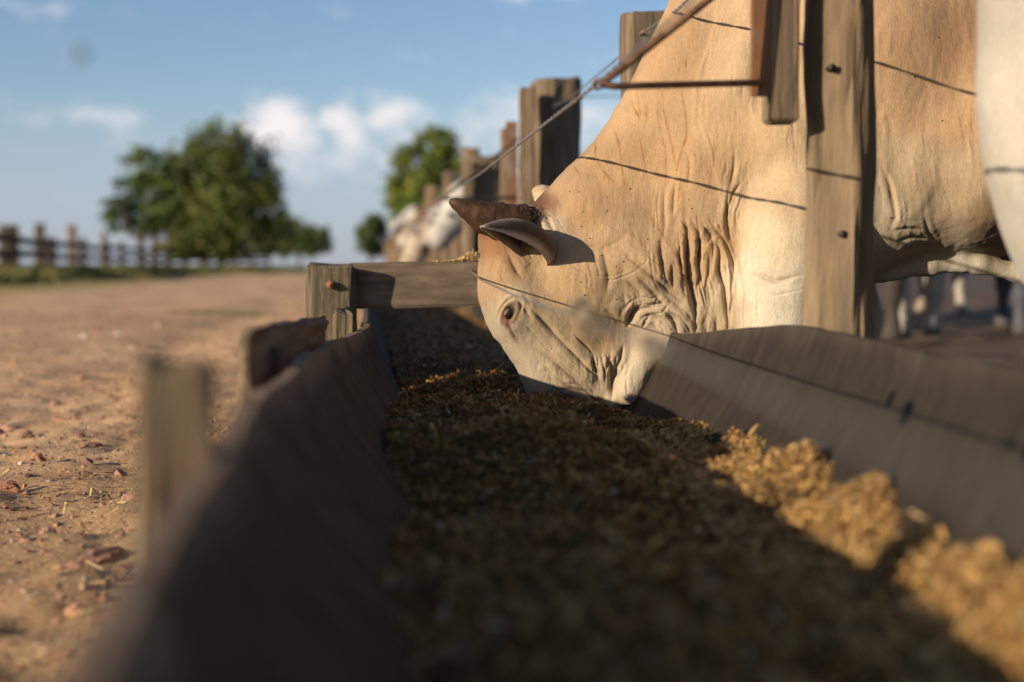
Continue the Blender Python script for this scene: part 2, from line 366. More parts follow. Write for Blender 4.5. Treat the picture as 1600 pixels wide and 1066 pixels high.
tag(put('pen_ground', grid_mesh('pen_ground', px_, py_, lambda X, Y: -.02+.035*fbm(X*1.7, Y*1.7, None, 4, 6), M['mud'])), kind='structure')

# pebbles, clods, straw on the road (uncountable)
import bmesh
def ico(sub=1):
    bm = bmesh.new(); bmesh.ops.create_icosphere(bm, subdivisions=sub, radius=1); V = np.array([v.co[:] for v in bm.verts]); Fc = np.array([[v.index for v in f.verts] for f in bm.faces]); bm.free(); return V, Fc
IV1, IF1 = ico(1); IV2, IF2 = ico(2); IV3, IF3 = ico(3)
def rand_rot(n, rng):
    q = rng.normal(size=(n, 4)); q /= np.linalg.norm(q, axis=1)[:, None]; w_, x, y, z = q.T
    return np.stack([np.stack([1-2*(y*y+z*z), 2*(x*y-z*w_), 2*(x*z+y*w_)], -1), np.stack([2*(x*y+z*w_), 1-2*(x*x+z*z), 2*(y*z-x*w_)], -1), np.stack([2*(x*z-y*w_), 2*(y*z+x*w_), 1-2*(x*x+y*y)], -1)], 1)
def scatter_stones(pos, size, cols, rng, flat=.65):
    n = len(pos); Rm = rand_rot(n, rng); sq = np.stack([rng.uniform(.7, 1.35, n), rng.uniform(.7, 1.2, n), rng.uniform(flat*.7, flat*1.2, n)], 1)
    base = IV1[None]*(1+.22*rng.normal(size=(n, len(IV1), 1))); v = np.einsum('nij,nkj->nki', Rm, base)*sq[:, None]*size[:, None, None]+pos[:, None]
    Fc = (IF1[None]+(np.arange(n)*len(IV1))[:, None, None]).reshape(-1, 3); return v.reshape(-1, 3), Fc, np.repeat(cols, len(IV1), 0)
rng = np.random.default_rng(5)
n = 15000; yy = np.exp(rng.uniform(np.log(1.3), np.log(16), n)); xx = -.16-np.abs(rng.gamma(1.6, .75, n))*(.5+yy/4.5)
sz = np.clip(rng.lognormal(-5.75, .60, n), .0014, .018)*(.75+.10*yy)
cl = np.array([[.30, .15, .085], [.38, .21, .13], [.20, .10, .06], [.40, .28, .19], [.46, .38, .29], [.15, .085, .055]]); cols = cl[rng.choice(6, n, p=[.30, .26, .18, .14, .05, .07])]*rng.uniform(.8, 1.2, (n, 1))
pos = np.stack([xx, yy, road_z(xx, yy)+sz*.05], 1)
V, Fc, tc_ = scatter_stones(pos, sz, cols, rng)
tag(put('gravel', mesh_np('gravel', V, [Fc], M['pebble'], False, tc_)), 'loose red gravel and small clods strewn over the dirt road', 'gravel', kind='stuff')
def strips(pos, ln, wd, rng, cols, tilt=.25, bend=.2, zoff=.002):
    """thin bent blades: two quads each"""
    n = len(pos); a = rng.uniform(0, 2*np.pi, n); d = np.stack([np.cos(a), np.sin(a), rng.normal(0, tilt, n)], 1); d /= np.linalg.norm(d, axis=1)[:, None]
    s = np.cross(d, [0, 0, 1.0]); s /= np.linalg.norm(s, axis=1)[:, None]; rr = rng.normal(0, .6, n); up = np.cross(s, d); s = s*np.cos(rr)[:, None]+up*np.sin(rr)[:, None]; nn = np.cross(s, d)
    L_, W_ = ln[:, None], wd[:, None]; b_ = (rng.normal(0, bend, n)*ln)[:, None]
    p0 = pos-d*L_/2; p1 = pos+nn*b_; p2 = pos+d*L_/2
    V = np.stack([p0-s*W_*.35, p0+s*W_*.35, p1-s*W_*.5, p1+s*W_*.5, p2-s*W_*.25, p2+s*W_*.25], 1).reshape(-1, 3)
    o = (np.arange(n)*6)[:, None]; Q = np.concatenate([o+[0, 1, 3, 2], o+[2, 3, 5, 4]], 0)
    return V, Q, np.repeat(cols, 6, 0)
n = 5200; yy = np.exp(rng.uniform(np.log(1.3), np.log(7), n)); xx = -.2-np.abs(rng.normal(0, .42, n))*(.6+yy/5); k = rng.uniform(size=n) < np.clip(.35+.65*fbm(xx*3, yy*2, None, 3, 77), .05, 1)
xx, yy = xx[k], yy[k]; n = len(xx); cl = np.array([[.42, .29, .12], [.50, .37, .17], [.28, .18, .08], [.20, .13, .06]]); cols = cl[rng.integers(0, 4, n)]*rng.uniform(.8, 1.15, (n, 1))
V, Q, tc_ = strips(np.stack([xx, yy, road_z(xx, yy)+.006], 1), rng.uniform(.012, .05, n), rng.uniform(.0015, .0045, n), rng, cols)
tag(put('straw_litter', mesh_np('straw_litter', V, [Q], M['straw'], False, tc_)), 'trampled straw and feed scraps littering the ground beside the trough', 'straw', kind='stuff')

def stone(label, px, py, size, sq, col, seed):
    p = PG(px, py, .0); p[2] = road_z(np.array([p[0]]), np.array([p[1]]))[0]
    v = IV3*(1+.26*fbm(IV3[:, 0]*1.9+seed, IV3[:, 1]*1.9, IV3[:, 2]*1.9, 4, seed)[:, None]); v = v*np.array(sq)*size*.85
    cut = v[:, 2] < -.35*size*sq[2]; v[cut, 2] = -.35*size*sq[2]
    c_ = np.array(col)*(1+.18*fbm(v[:, 0]*60, v[:, 1]*60, v[:, 2]*60, 3, seed)[:, None])
    o = put('stone', mesh_np('stone', v, [IF3], M['stone'], False, c_), None, (p[0], p[1], p[2]+.16*size*sq[2])); o.rotation_euler = (0, 0, seed*1.3)
    return tag(o, label, 'stone', 'larger stones lying on the dirt road')
stone('orange brown angular stone with a dark shadow, left of the straw patch', 60, 722, .021, (1.1, .9, .8), (.40, .19, .10), 1)
stone('rounded red brown stone at the left edge of the picture', 14, 772, .026, (1.1, 1, .75), (.30, .14, .085), 2)
stone('long flat brown clod, the largest on the near road', 160, 886, .042, (1.75, .8, .55), (.30, .165, .105), 3)
stone('low brown clod of earth close to the blurred trough stake', 212, 797, .030, (1.3, .9, .5), (.24, .14, .09), 4)
stone('small white stone on the road, right one of the white pair', 185, 524, .030, (1.1, .9, .7), (.62, .56, .48), 5)
stone('small white stone on the road, left one of the white pair', 133, 528, .028, (1, 1, .6), (.58, .52, .44), 6)
stone('dark brown stone above the orange brown one on the road', 44, 682, .022, (1, .9, .9), (.16, .085, .055), 7)
stone('flat reddish stone a little right of the orange brown one', 140, 697, .030, (1.5, .9, .45), (.34, .175, .11), 8)
stone('pale orange pebble low on the road near the trough wall', 118, 972, .016, (1, 1, .8), (.44, .24, .13), 9)
stone('tiny pinkish stone beside the long flat clod', 75, 845, .016, (1.1, 1, .7), (.40, .22, .15), 10)

# ------------------------------------------------------------------ feed trough
trough = empty('feed_trough', (.33, 3.6, 0), 'long cattle feed trough with dark sagging side walls and a plank across it', 'feed trough')
def wall_sheet(rim, floor_x, y0, y1, side, mat, thick=.013, step=.02, seed=0, wob=.004, zfl=.05):
    """sheet from rim (Y -> x,z) curving down to the trough floor, with thickness"""
    ys = np.linspace(y0, y1, max(8, int((y1-y0)/step))); r = np.array(rim); rxx = np.interp(ys, r[:, 0], r[:, 1]); rzz = np.interp(ys, r[:, 0], r[:, 2])
    ker = np.hanning(2*int(.25/((y1-y0)/len(ys)))+3); ker /= ker.sum(); pad = len(ker)//2
    sm = lambda a: np.convolve(np.pad(a, pad, mode='edge'), ker, 'valid')
    rxx, rzz = sm(rxx), sm(rzz)
    rzz = rzz+wob*fbm(ys*5, ys*0+seed, None, 4, seed); rxx = rxx+.004*fbm(ys*3, ys*0+seed+4, None, 3, seed+2)
    nv = 16; t = np.linspace(0, 1, nv)
    X = rxx[:, None]+(floor_x-rxx[:, None])*(t**1.25)[None]; Z = rzz[:, None]+(zfl-rzz[:, None])*t[None]
    X = X+.004*fbm(np.repeat(ys[:, None], nv, 1)*4, np.repeat(t[None], len(ys), 0)*3, None, 3, seed+7)*np.minimum(1, t*6)[None]
    Yg = np.repeat(ys[:, None], nv, 1); inner = np.stack([X, Yg, Z], -1); outer = inner.copy(); outer[..., 0] += thick*(-1 if side < 0 else 1)
    V = np.concatenate([inner.reshape(-1, 3), outer.reshape(-1, 3)]); ny = len(ys); o = ny*nv
    i, j = np.meshgrid(np.arange(ny-1), np.arange(nv-1), indexing='ij'); a = i*nv+j
    q1 = np.stack([a, a+1, a+nv+1, a+nv], -1).reshape(-1, 4); q2 = q1[:, ::-1]+o
    i = np.arange(ny-1); top = np.stack([i*nv, (i+1)*nv, (i+1)*nv+o, i*nv+o], 1)
    bot = np.stack([i*nv+nv-1, i*nv+nv-1+o, (i+1)*nv+nv-1+o, (i+1)*nv+nv-1], 1)
    j = np.arange(nv-1); e0 = np.stack([j, j+o, j+1+o, j+1], 1); b_ = (ny-1)*nv; e1 = np.stack([b_+j, b_+j+1, b_+j+1+o, b_+j+o], 1)
    f = [q1, q2, top, bot, e0, e1]
    wt = np.clip(1-t[None]*11+.5*fbm(Yg*7, t[None]*4+0*Yg, None, 3, seed+3), 0, 1); rim_wear_lit = np.tile((1+(3.2 if side < 0 else .7)*wt).reshape(-1, 1), (2, 3))*np.array([1.0, .93, .84])  # rim tinted lighter: some wear, plus the sunlit edge put into the colour
    if side > 0: f = [x[:, ::-1] for x in f]
    return put('wall_sheet', mesh_np('wall_sheet', V, [np.concatenate(f)], mat, smooth=False, tint=rim_wear_lit), trough)
LRIM = [(-.6, -.10, .338), (.55, -.095, .338), (1.0, -.102, .345), (1.4, -.102, .352), (1.9, -.084, .353), (2.5, -.046, .350), (3.0, -.018, .341), (3.6, .006, .334)]
wall_sheet(LRIM, .15, -.5, 3.57, -1, M['rubber_left'], seed=1, thick=.016)
wall_sheet([(3.6, -.004, .330), (6, .0, .345), (10, .0, .35)], .16, 3.60, 9.8, -1, M['rubber_left'], seed=2, step=.06)
wall_sheet([(9.7, .01, .35), (30, .01, .35)], .16, 9.85, 29, -1, M['rubber_left'], seed=3, step=.2)
RRIM = [(-.6, .60, .38), (1.0, .62, .375), (1.4, .648, .372), (1.9, .70, .374), (2.25, .722, .380), (2.5, .70, .370), (2.72, .655, .345), (3.0, .645, .33), (3.3, .66, .335), (3.6, .70, .35)]
wall_sheet(RRIM, .50, -.5, 3.57, 1, M['rubber'], seed=4)
wall_sheet([(3.6, .69, .35), (6, .70, .36), (10, .70, .35)], .50, 3.60, 9.8, 1, M['rubber'], seed=5, step=.06)
wall_sheet([(9.7, .70, .35), (30, .70, .35)], .50, 9.85, 29, 1, M['rubber'], seed=6, step=.2)
# stakes outside the road-side wall
timber('stake', (-.150, 1.02, -.1), (-.135, 1.02, .412), .050, .042, M['post_pale'], trough, 3, roll=.3, rough_=.005)
timber('side_plank', (-.150, 1.78, .338), (-.088, 2.70, .326), .12, .022, M['post'], trough, 5, up=(0, 0, 1), roll=R(90), rough_=.006, rnd=.12)
timber('stake', (-.150, 1.92, -.1), (-.142, 1.92, .37), .05, .03, M['post'], trough, 8, rough_=.005)
timber('stake', (-.058, 3.10, -.1), (-.052, 3.10, .385), .04, .035, M['mossy'], trough, 6, rough_=.005)
timber('stake', (-.165, .50, -.1), (-.155, .50, .30), .05, .05, M['post_pale'], trough, 7, rough_=.005)
# corner post and the plank across
cpx = P(517, 413, 3.63)
post_l = timber('corner_post', (cpx[0], 3.64, -.15), (cpx[0], 3.64, cpx[2]), .122, .125, M['mossy'], trough, 9, rnd=.10, rough_=.006, splits=3)
post_r = timber('corner_post', (.745, 3.62, -.15), (.745, 3.62, .47), .11, .10, M['post'], trough, 12, rnd=.2)
b0 = P(545, 447, 3.665); b1 = np.array([.80, 3.665, .4385])
beam = timber('crossbeam', tuple(b0), tuple(b1), .118, .045, M['beam'], trough, 14, up=(0, 1, 0), roll=0, rnd=.06, rough_=.0025, cham=.004)
# rusty bolt head in the corner post
bp_ = P(516, 445, 3.575)
bv = [tube_arrays([bp_+[0, .03, 0], bp_+[0, -.012, 0]], .0045, 10), tube_arrays([bp_+[0, .002, 0], bp_+[0, -.006, 0], bp_+[0, -.009, 0]], [.0105, .0105, .007], 14)]
V, Fs = join_arrays(bv); put('bolt', mesh_np('bolt', V, Fs, M['rust']), post_l)

# feed in the trough
def wall_x(rim, y): r = np.array(rim); return np.interp(y, r[:, 0], r[:, 1]), np.interp(y, r[:, 0], r[:, 2])
LR2 = LRIM[:-1]+[(3.6, .02, .34), (30, .01, .35)]; RR2 = RRIM+[(30, .70, .35)]
def feed_h(X, Y):
    z = .141+.026*np.exp(-((X-.22)/.22)**2)
    crest = np.exp(-((Y-2.46)/.45)**4); z = z+crest*(.058*np.exp(-((X-.26)/.25)**2)+.004)
    z = z+.016*np.exp(-((Y-2.80)/.16)**2)*np.exp(-((X-.37)/.12)**2)
    z = z+.018*np.exp(-((Y-1.0)/.5)**2)*np.exp(-((X-.2)/.15)**2)
    z = z+.030*(Y > 3.3)*np.clip((Y-3.3)/.8, 0, 1)
    lx = .565
    for (y, s, h, x) in ((2.22, .12, .050, .60), (2.03, .07, .036, .585), (1.88, .09, .052, .59), (1.60, .10, .072, .58), (1.40, .06, .040, .565), (1.24, .10, .066, .585), (1.05, .12, .05, .56), (.6, .3, .04, .55)):
        z = z+h*np.exp(-(np.abs(Y-y+.025*vnoise(X*24, Y*24, None, 6))/s)**1.5-(np.abs(X-x)/.062)**1.6)*(1+.45*fbm(X*22, Y*22, None, 3, 5))
    z = z+.02*np.exp(-((X-.6)/.08)**2)*(Y > 3.6)*(.6+.8*vnoise(X*0, Y*1.3, None, 9))
    z = z+.021*fbm(X*7, Y*6, None, 4, 41)+.009*fbm(X*30, Y*26, None, 4, 52)
    return z
fy = np.concatenate([np.arange(.25, 4.2, .009), np.geomspace(4.22, 29, 200)]); nf = 74
Lx, Lz = wall_x(LR2, fy); Rx, Rz = wall_x(RR2, fy)
tt = np.linspace(0, 1, nf); X0 = Lx+(.15-Lx)*.42; X1 = Rx+(.50-Rx)*.45; Xg = X0[:, None]+(X1-X0)[:, None]*tt[None]; Yg = np.repeat(fy[:, None], nf, 1); Zg = feed_h(Xg, Yg)
FV = np.stack([Xg, Yg, Zg], -1).reshape(-1, 3); i, j = np.meshgrid(np.arange(len(fy)-1), np.arange(nf-1), indexing='ij'); a = i*nf+j
FQ = np.stack([a, a+1, a+nf+1, a+nf], -1).reshape(-1, 4)
FT = np.array([.11, .060, .018])*(1+.35*fbm(FV[:, 0]*60, FV[:, 1]*60, None, 3, 12)[:, None])
rng = np.random.default_rng(21)
def feed_flakes(n, ylo, yhi, smin, smax, lift, rng, xlo=0.0, xhi=1.0, logy=False, tone=1.0):
    yy = np.exp(rng.uniform(np.log(ylo), np.log(yhi), n)) if logy else rng.uniform(ylo, yhi, n); s = rng.uniform(xlo, xhi, n)
    lx, _ = wall_x(LR2, yy); rx_, _ = wall_x(RR2, yy); x0 = lx+(.15-lx)*.42; x1 = rx_+(.50-rx_)*.45; xx = x0+(x1-x0)*s
    zz = feed_h(xx, yy)+rng.uniform(-.002, lift, n)
    cl = np.array([[.40, .218, .060], [.30, .150, .039], [.17, .080, .021], [.48, .305, .11], [.55, .42, .25], [.085, .041, .013], [.23, .120, .031]])
    cols = cl[rng.choice(7, n, p=[.25, .24, .16, .12, .04, .09, .10])]*rng.uniform(.75, 1.2, (n, 1))
    if tone > 1: cols = cols*.8+.32*np.array([.70, .50, .22])*rng.uniform(.75, 1.2, (n, 1))  # sunlit gold painted into the flakes along the right wall
    ln = smin+(smax-smin)*rng.beta(1.3, 3.5, n); return strips(np.stack([xx, yy, zz], 1), ln, np.clip(ln*rng.uniform(.05, .30, n)*(1+.8*(rng.random(n) < .12)),   .0010, .0055), rng, cols, tilt=.6, bend=.16)
parts = [(FV, FQ, FT)]
parts.append(feed_flakes(80000, 1.9, 3.7, .004, .030, .011, rng)); parts.append(feed_flakes(30000, .5, 1.95, .006, .042, .014, rng)); parts.append(feed_flakes(9000, 3.7, 14, .012, .05, .012, rng, logy=True))
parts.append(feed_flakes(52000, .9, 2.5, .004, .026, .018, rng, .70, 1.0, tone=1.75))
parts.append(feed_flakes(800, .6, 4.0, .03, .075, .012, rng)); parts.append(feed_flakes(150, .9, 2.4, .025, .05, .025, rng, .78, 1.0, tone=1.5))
Vall, Qall, Tall = [], [], []; off = 0
for (v, q, t) in parts: Vall.append(v); Qall.append(q+off); Tall.append(t); off += len(v)
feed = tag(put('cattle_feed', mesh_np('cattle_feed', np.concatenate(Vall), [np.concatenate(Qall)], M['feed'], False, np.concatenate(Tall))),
           'chopped brown cattle feed heaped along the trough, tinted golden on the sunlit side', 'feed', kind='stuff')
# spilled feed on the crossbeam
n = 420; rng = np.random.default_rng(31); bx_ = np.clip(rng.normal(.275, .038, n), .165, .345); by_ = 3.665+rng.uniform(-.02, .02, n)
top = .4385+.059+(b0[2]-b1[2])*(1-(bx_-b0[0])/(b1[0]-b0[0])); hh = .030*np.exp(-((bx_-.277)/.036)**2)*np.clip(1-np.abs(by_-3.665)/.03, .2, 1); bz_ = top+rng.uniform(0, 1, n)*hh+.002
cl = np.array([[.46, .32, .13], [.38, .24, .09], [.54, .41, .2], [.28, .17, .06]]); cols = cl[rng.integers(0, 4, n)]*rng.uniform(.8, 1.15, (n, 1))
V1_, F1_, T1_ = scatter_stones(np.stack([bx_, by_, bz_], 1), rng.uniform(.0022, .0048, n), cols, rng, .6)
tag(put('spilled_feed', mesh_np('spilled_feed', V1_, [F1_], M['feed'], False, T1_)), 'small heap of golden feed grains spilled on top of the plank across the trough', 'feed', kind='stuff')

# wire from the plank towards the viewer, with a splice knot
w0 = P(737, 424, 3.635)
wp = [w0+[0, .03, .004], w0, P(742, 429, 3.25), P(751, 437, 3.0), P(800, 460, 2.4), P(860, 483, 1.85), P(915, 500, 1.52), P(985, 528, 1.15), P(1060, 560, .88), P(1180, 610, .62), P(1500, 745, .34), P(2100, 1000, .19)]
wire_t = empty('tie_wire', tuple(w0), 'grey tie wire running from the plank over the trough, with a blurred splice knot', 'wire')
V, Fs = join_arrays([tube_arrays(resample(wp, 80), .0016, 8)]); put('wire_strand', mesh_np('wire_strand', V, Fs, M['wire']), wire_t)
def knot(c, r, n, seed, ax):
    rg = np.random.default_rng(seed); t = np.linspace(0, n*2*np.pi, n*16); ax = np.array(ax)/np.linalg.norm(ax); x = np.cross(ax, [0, 0, 1.0]); x /= np.linalg.norm(x); y = np.cross(ax, x)
    rr = r*(1+.3*np.sin(t*1.7+seed)); p = np.array(c)+rr[:, None]*(np.cos(t)[:, None]*x+np.sin(t)[:, None]*y)+(ax*(r*2.2))*((t/t[-1]-.5)+.25*np.sin(t*.37+seed))[:, None]
    return tube_arrays(p, .0024, 6)
kd = np.array(wp[8])-np.array(wp[5])
M['pale_wire'] = pmat('pale_wire', [(.3, (.13, .10, .065)), (.6, (.24, .19, .125))], 60, bump=0, rough=.7, metallic=.1)
for kn in ((P(925, 505, 1.42), .0105, 8, 1, kd), (P(905, 480, 1.50), .007, 5, 2, kd), (P(945, 530, 1.36), .008, 5, 5, (0, 0, 1)), (P(1030, 547, 1.06), .0060, 5, 3, kd), (P(1012, 530, 1.10), .004, 3, 4, (0, .3, 1))):
    V, Q, T = knot(*kn); put('splice_knot', mesh_np('splice_knot', V, [Q, T], M['pale_wire']), wire_t)
# ------------------------------------------------------------------ feedlot fence on the pen side
fence = empty('feedlot_fence', (.78, 2.33, 0), 'weathered wooden post fence with rusty brackets and wire behind the trough', 'fence')
FX = .775
# nearest post with bracket timber and steel strip
postA = timber('post', (.797, 2.33, -.2), (.783, 2.33, 1.42), .098, .098, M['post_pale'], fence, 21, rnd=.28, rough_=.006, roll=-.6)
pk1 = P(1230, 190, 2.262)
plankA = timber('bracket_plank', (pk1[0], 2.300, pk1[2]), (pk1[0]-.006, 2.300, 1.40), .050, .06, M['post_pale'], fence, 23, rnd=.08, rough_=.0025, roll=.0)
st1 = P(1190, 150, 2.262)
stripA = timber('steel_strip', (st1[0], 2.272, st1[2]), (st1[0]-.006, 2.272, 1.38), .030, .006, M['strip'], fence, 24, rnd=.05, rough_=.0006, cham=.001)
def holes(o, pts, r):
    for (px, py, Y) in pts:
        c_ = P(px, py, Y); th = np.linspace(0, 2*np.pi, 13)[:-1]
        put('knot_hole', mesh_np('knot_hole', *[(lambda v, q, t: (v, [q, t]))(*tube_arrays([c_+[0, -.004, 0], c_+[0, .02, 0]], [r, r*.8], 12))][0], M['fly']), o)
holes(postA, [(1300, 106, 2.277), (1317, 366, 2.277), (1338, 433, 2.285)], .0062)
def bracket(tip, Yb, xs, rise, parent, r=.0055):
    """V-shaped rusty rod bracket reaching out over the trough"""
    tip = np.array(tip)
    a = [tip, tip+[.012, 0, -.003], [xs, Yb, tip[2]+max(.012, (tip[2]-.48)*(Yb/tip[1]-1)+.006)]]
    b_ = [tip+[0, 0, .002], tip+[.016, 0, .012], [xs+.02, Yb, tip[2]+rise]]
    th = np.linspace(0, 2*np.pi, 15); loop = tip[None]+np.stack([-.006+.007*np.cos(th), 0*th, .007*np.sin(th)], 1)
    tube('bracket_rod', resample(a, 14), r, M['rust'], parent, 10); tube('bracket_strut', resample(b_, 14), r*1.05, M['rust'], parent, 10); tube('bracket_eye', loop, .0026, M['rust'], parent, 8)
TIPA = P(940, 132, 2.12)
bracket(TIPA, 2.265, float(st1[0]), .24, fence)
TIPD = P(691, 310, 6.5)
bracket(TIPD, 7.04, .72, .32, fence, .0075)
# further posts: (Y, px of post, top px y, width, plank?)
pB = P(1012, 22, 3.86); timber('post', (pB[0], 3.86, -.2), (pB[0], 3.86, pB[2]), .135, .13, M['post'], fence, 31, rnd=.12, rough_=.005, splits=2)
pC = P(868, 126, 6.1); timber('post', (pC[0]+.01, 6.1, -.2), (pC[0], 6.1, pC[2]), .215, .215, M['post'], fence, 33, rnd=.75, rough_=.008, nseg=30)
pCp = P(824, 150, 5.92); timber('bracket_plank', (pCp[0], 5.94, -.1), (pCp[0], 5.94, P(824, 138, 5.94)[2]), .062, .075, M['post_pale'], fence, 34, rnd=.1)
pS = P(804, 190, 6.9); timber('steel_strip', (pS[0], 7.05, .3), (pS[0], 7.05, P(804, 190, 7.05)[2]), .058, .012, M['strip'], fence, 35, rnd=.05, rough_=.001, cham=.001)
pS2 = P(790, 202, 7.4); timber('bracket_plank', (pS2[0], 7.4, .2), (pS2[0], 7.4, pS2[2]), .05, .06, M['post_pale'], fence, 36)
pD = P(757, 242, 8.6); timber('post', (pD[0]+.02, 8.75, -.2), (pD[0]+.02, 8.75, pD[2]), .20, .2, M['post'], fence, 37, rnd=.5, rough_=.008)
timber('bracket_plank', (P(731, 250, 8.6)[0], 8.6, .1), (P(731, 250, 8.6)[0], 8.6, P(731, 250, 8.6)[2]), .06, .07, M['post_pale'], fence, 38)
yk = 10.6; kk = 0
while yk < 60:
    hh = .98+.22*random.random()+.18*(kk % 3 == 0); xk = FX+random.uniform(-.03, .05)
    timber('post', (xk, yk, -.2), (xk+random.uniform(-.03, .03), yk, hh+.12), random.uniform(.12, .18), random.uniform(.11, .16), M['post'] if kk % 2 else M['post_pale'], fence, 50+kk, rnd=.3, rough_=.008, nseg=10)
    if kk % 2 == 0 and yk < 30: bracket((.36, yk, .86), yk, .72, .24, fence, .008)
    yk += random.uniform(.8, 1.5); kk += 1
# horizontal boards of the fence further back
for (za, zb, ya, yb) in ((.62, .60, 8.9, 14.5), (.92, .95, 10.5, 16.5), (.60, .62, 14.6, 22), (.95, .92, 16.6, 25)):
    timber('rail', (FX+.09, ya, za), (FX+.09, yb, zb), .10, .035, M['post'], fence, int(ya*10), up=(1, 0, 0), roll=R(90), rough_=.004)
# cable along the bracket tips and the upper fence wire
cab = [np.array([TIPA[0]-.008, -.5, TIPA[2]+.03]), TIPA+[-.008, 0, 0], (TIPA+TIPD)/2+[-.003, 0, -.012], TIPD+[-.008, 0, 0], np.array([.36, 14.0, .85]), np.array([.36, 30.0, .86])]
cp = [cab[1]]
V, Fs = twisted([cab[1], (TIPA+TIPD)/2+[-.004, 0, -.010], cab[3], cab[4]], .0019, .10); put('cable', mesh_np('cable', V, Fs, M['wire']), fence)
V, Fs = twisted([cab[0], cab[1]], .0019, .10); put('cable', mesh_np('cable', V, Fs, M['wire']), fence)
u0 = P(1003, 52, 3.78); u1 = P(972, 85, 4.1); u2 = P(893, 152, 5.7); u3 = P(862, 168, 5.98)
V, Fs = twisted([np.array([.60, 2.2, 1.0]), P(1060, 14, 3.0), u0, u1, u2, u3], .0018, .11); put('upper_wire', mesh_np('upper_wire', V, Fs, M['wire']), fence)
tube('upper_wire', resample([P(899, 152, 6.1), P(985, 150, 9.5)], 4), .003, M['wire'], fence, 6)
tube('nail', [u0+[.0, .05, 0], u0+[-.002, -.03, .001]], .004, M['rust'], fence, 8)

# ------------------------------------------------------------------ implicit surfaces
def surface_nets(F, org, h):
    """F (nx,ny,nz) negative inside -> verts, quads"""
    s = F < 0; c_ = np.zeros(tuple(np.array(F.shape)-1), np.int8)
    for a in (0, 1):
        for b_ in (0, 1):
            for d in (0, 1): c_ += s[a:F.shape[0]-1+a, b_:F.shape[1]-1+b_, d:F.shape[2]-1+d]
    act = (c_ > 0) & (c_ < 8); idx = np.full(c_.shape, -1, np.int64); I = np.argwhere(act); idx[act] = np.arange(len(I))
    acc = np.zeros((len(I), 3)); cnt = np.zeros(len(I)); cor = [np.array((a, b_, d)) for a in (0, 1) for b_ in (0, 1) for d in (0, 1)]
    for p in cor:
        for ax in range(3):
            if p[ax]: continue
            q = p.copy(); q[ax] = 1; fa = F[tuple((I+p).T)].astype(float); fb = F[tuple((I+q).T)].astype(float); m = (fa < 0) != (fb < 0)
            t = np.where(m, fa/(fa-fb+1e-20), 0); acc += m[:, None]*(p+(q-p)*t[:, None]); cnt += m
    V = (I+acc/np.maximum(cnt, 1)[:, None])*h+np.array(org); Q = []
    for ax in range(3):
        sl0 = [slice(None)]*3; sl1 = [slice(None)]*3; sl0[ax] = slice(0, -1); sl1[ax] = slice(1, None)
        e = np.argwhere(s[tuple(sl0)] != s[tuple(sl1)]); u, v = (ax+1) % 3, (ax+2) % 3; e = e[(e[:, u] > 0) & (e[:, v] > 0) & (e[:, u] < c_.shape[u]) & (e[:, v] < c_.shape[v])]
        ins = s[tuple(e.T)]; du = np.eye(3, dtype=int)[u]; dv = np.eye(3, dtype=int)[v]
        q = np.stack([idx[tuple((e-du-dv).T)], idx[tuple((e-dv).T)], idx[tuple(e.T)], idx[tuple((e-du).T)]], 1)
        q[~ins] = q[~ins][:, ::-1]; Q.append(q)
    return V, np.concatenate(Q)
def lap_smooth(V, Q, it, lam=.5, keep=None):
    a = np.concatenate([Q[:, k] for k in range(4)]); b_ = np.concatenate([Q[:, (k+1) % 4] for k in range(4)]); n = len(V)
    A = np.concatenate([a, b_]); B = np.concatenate([b_, a]); deg = np.maximum(np.bincount(A, minlength=n), 1)
    for _ in range(it):
        m = np.stack([np.bincount(A, V[B, k], n) for k in range(3)], 1)/deg[:, None]; V = V+lam*(m-V)
    return V
def smin(a, b_, k):
    h = np.clip(.5+.5*(b_-a)/k, 0, 1); return b_*(1-h)+a*h-k*h*(1-h)
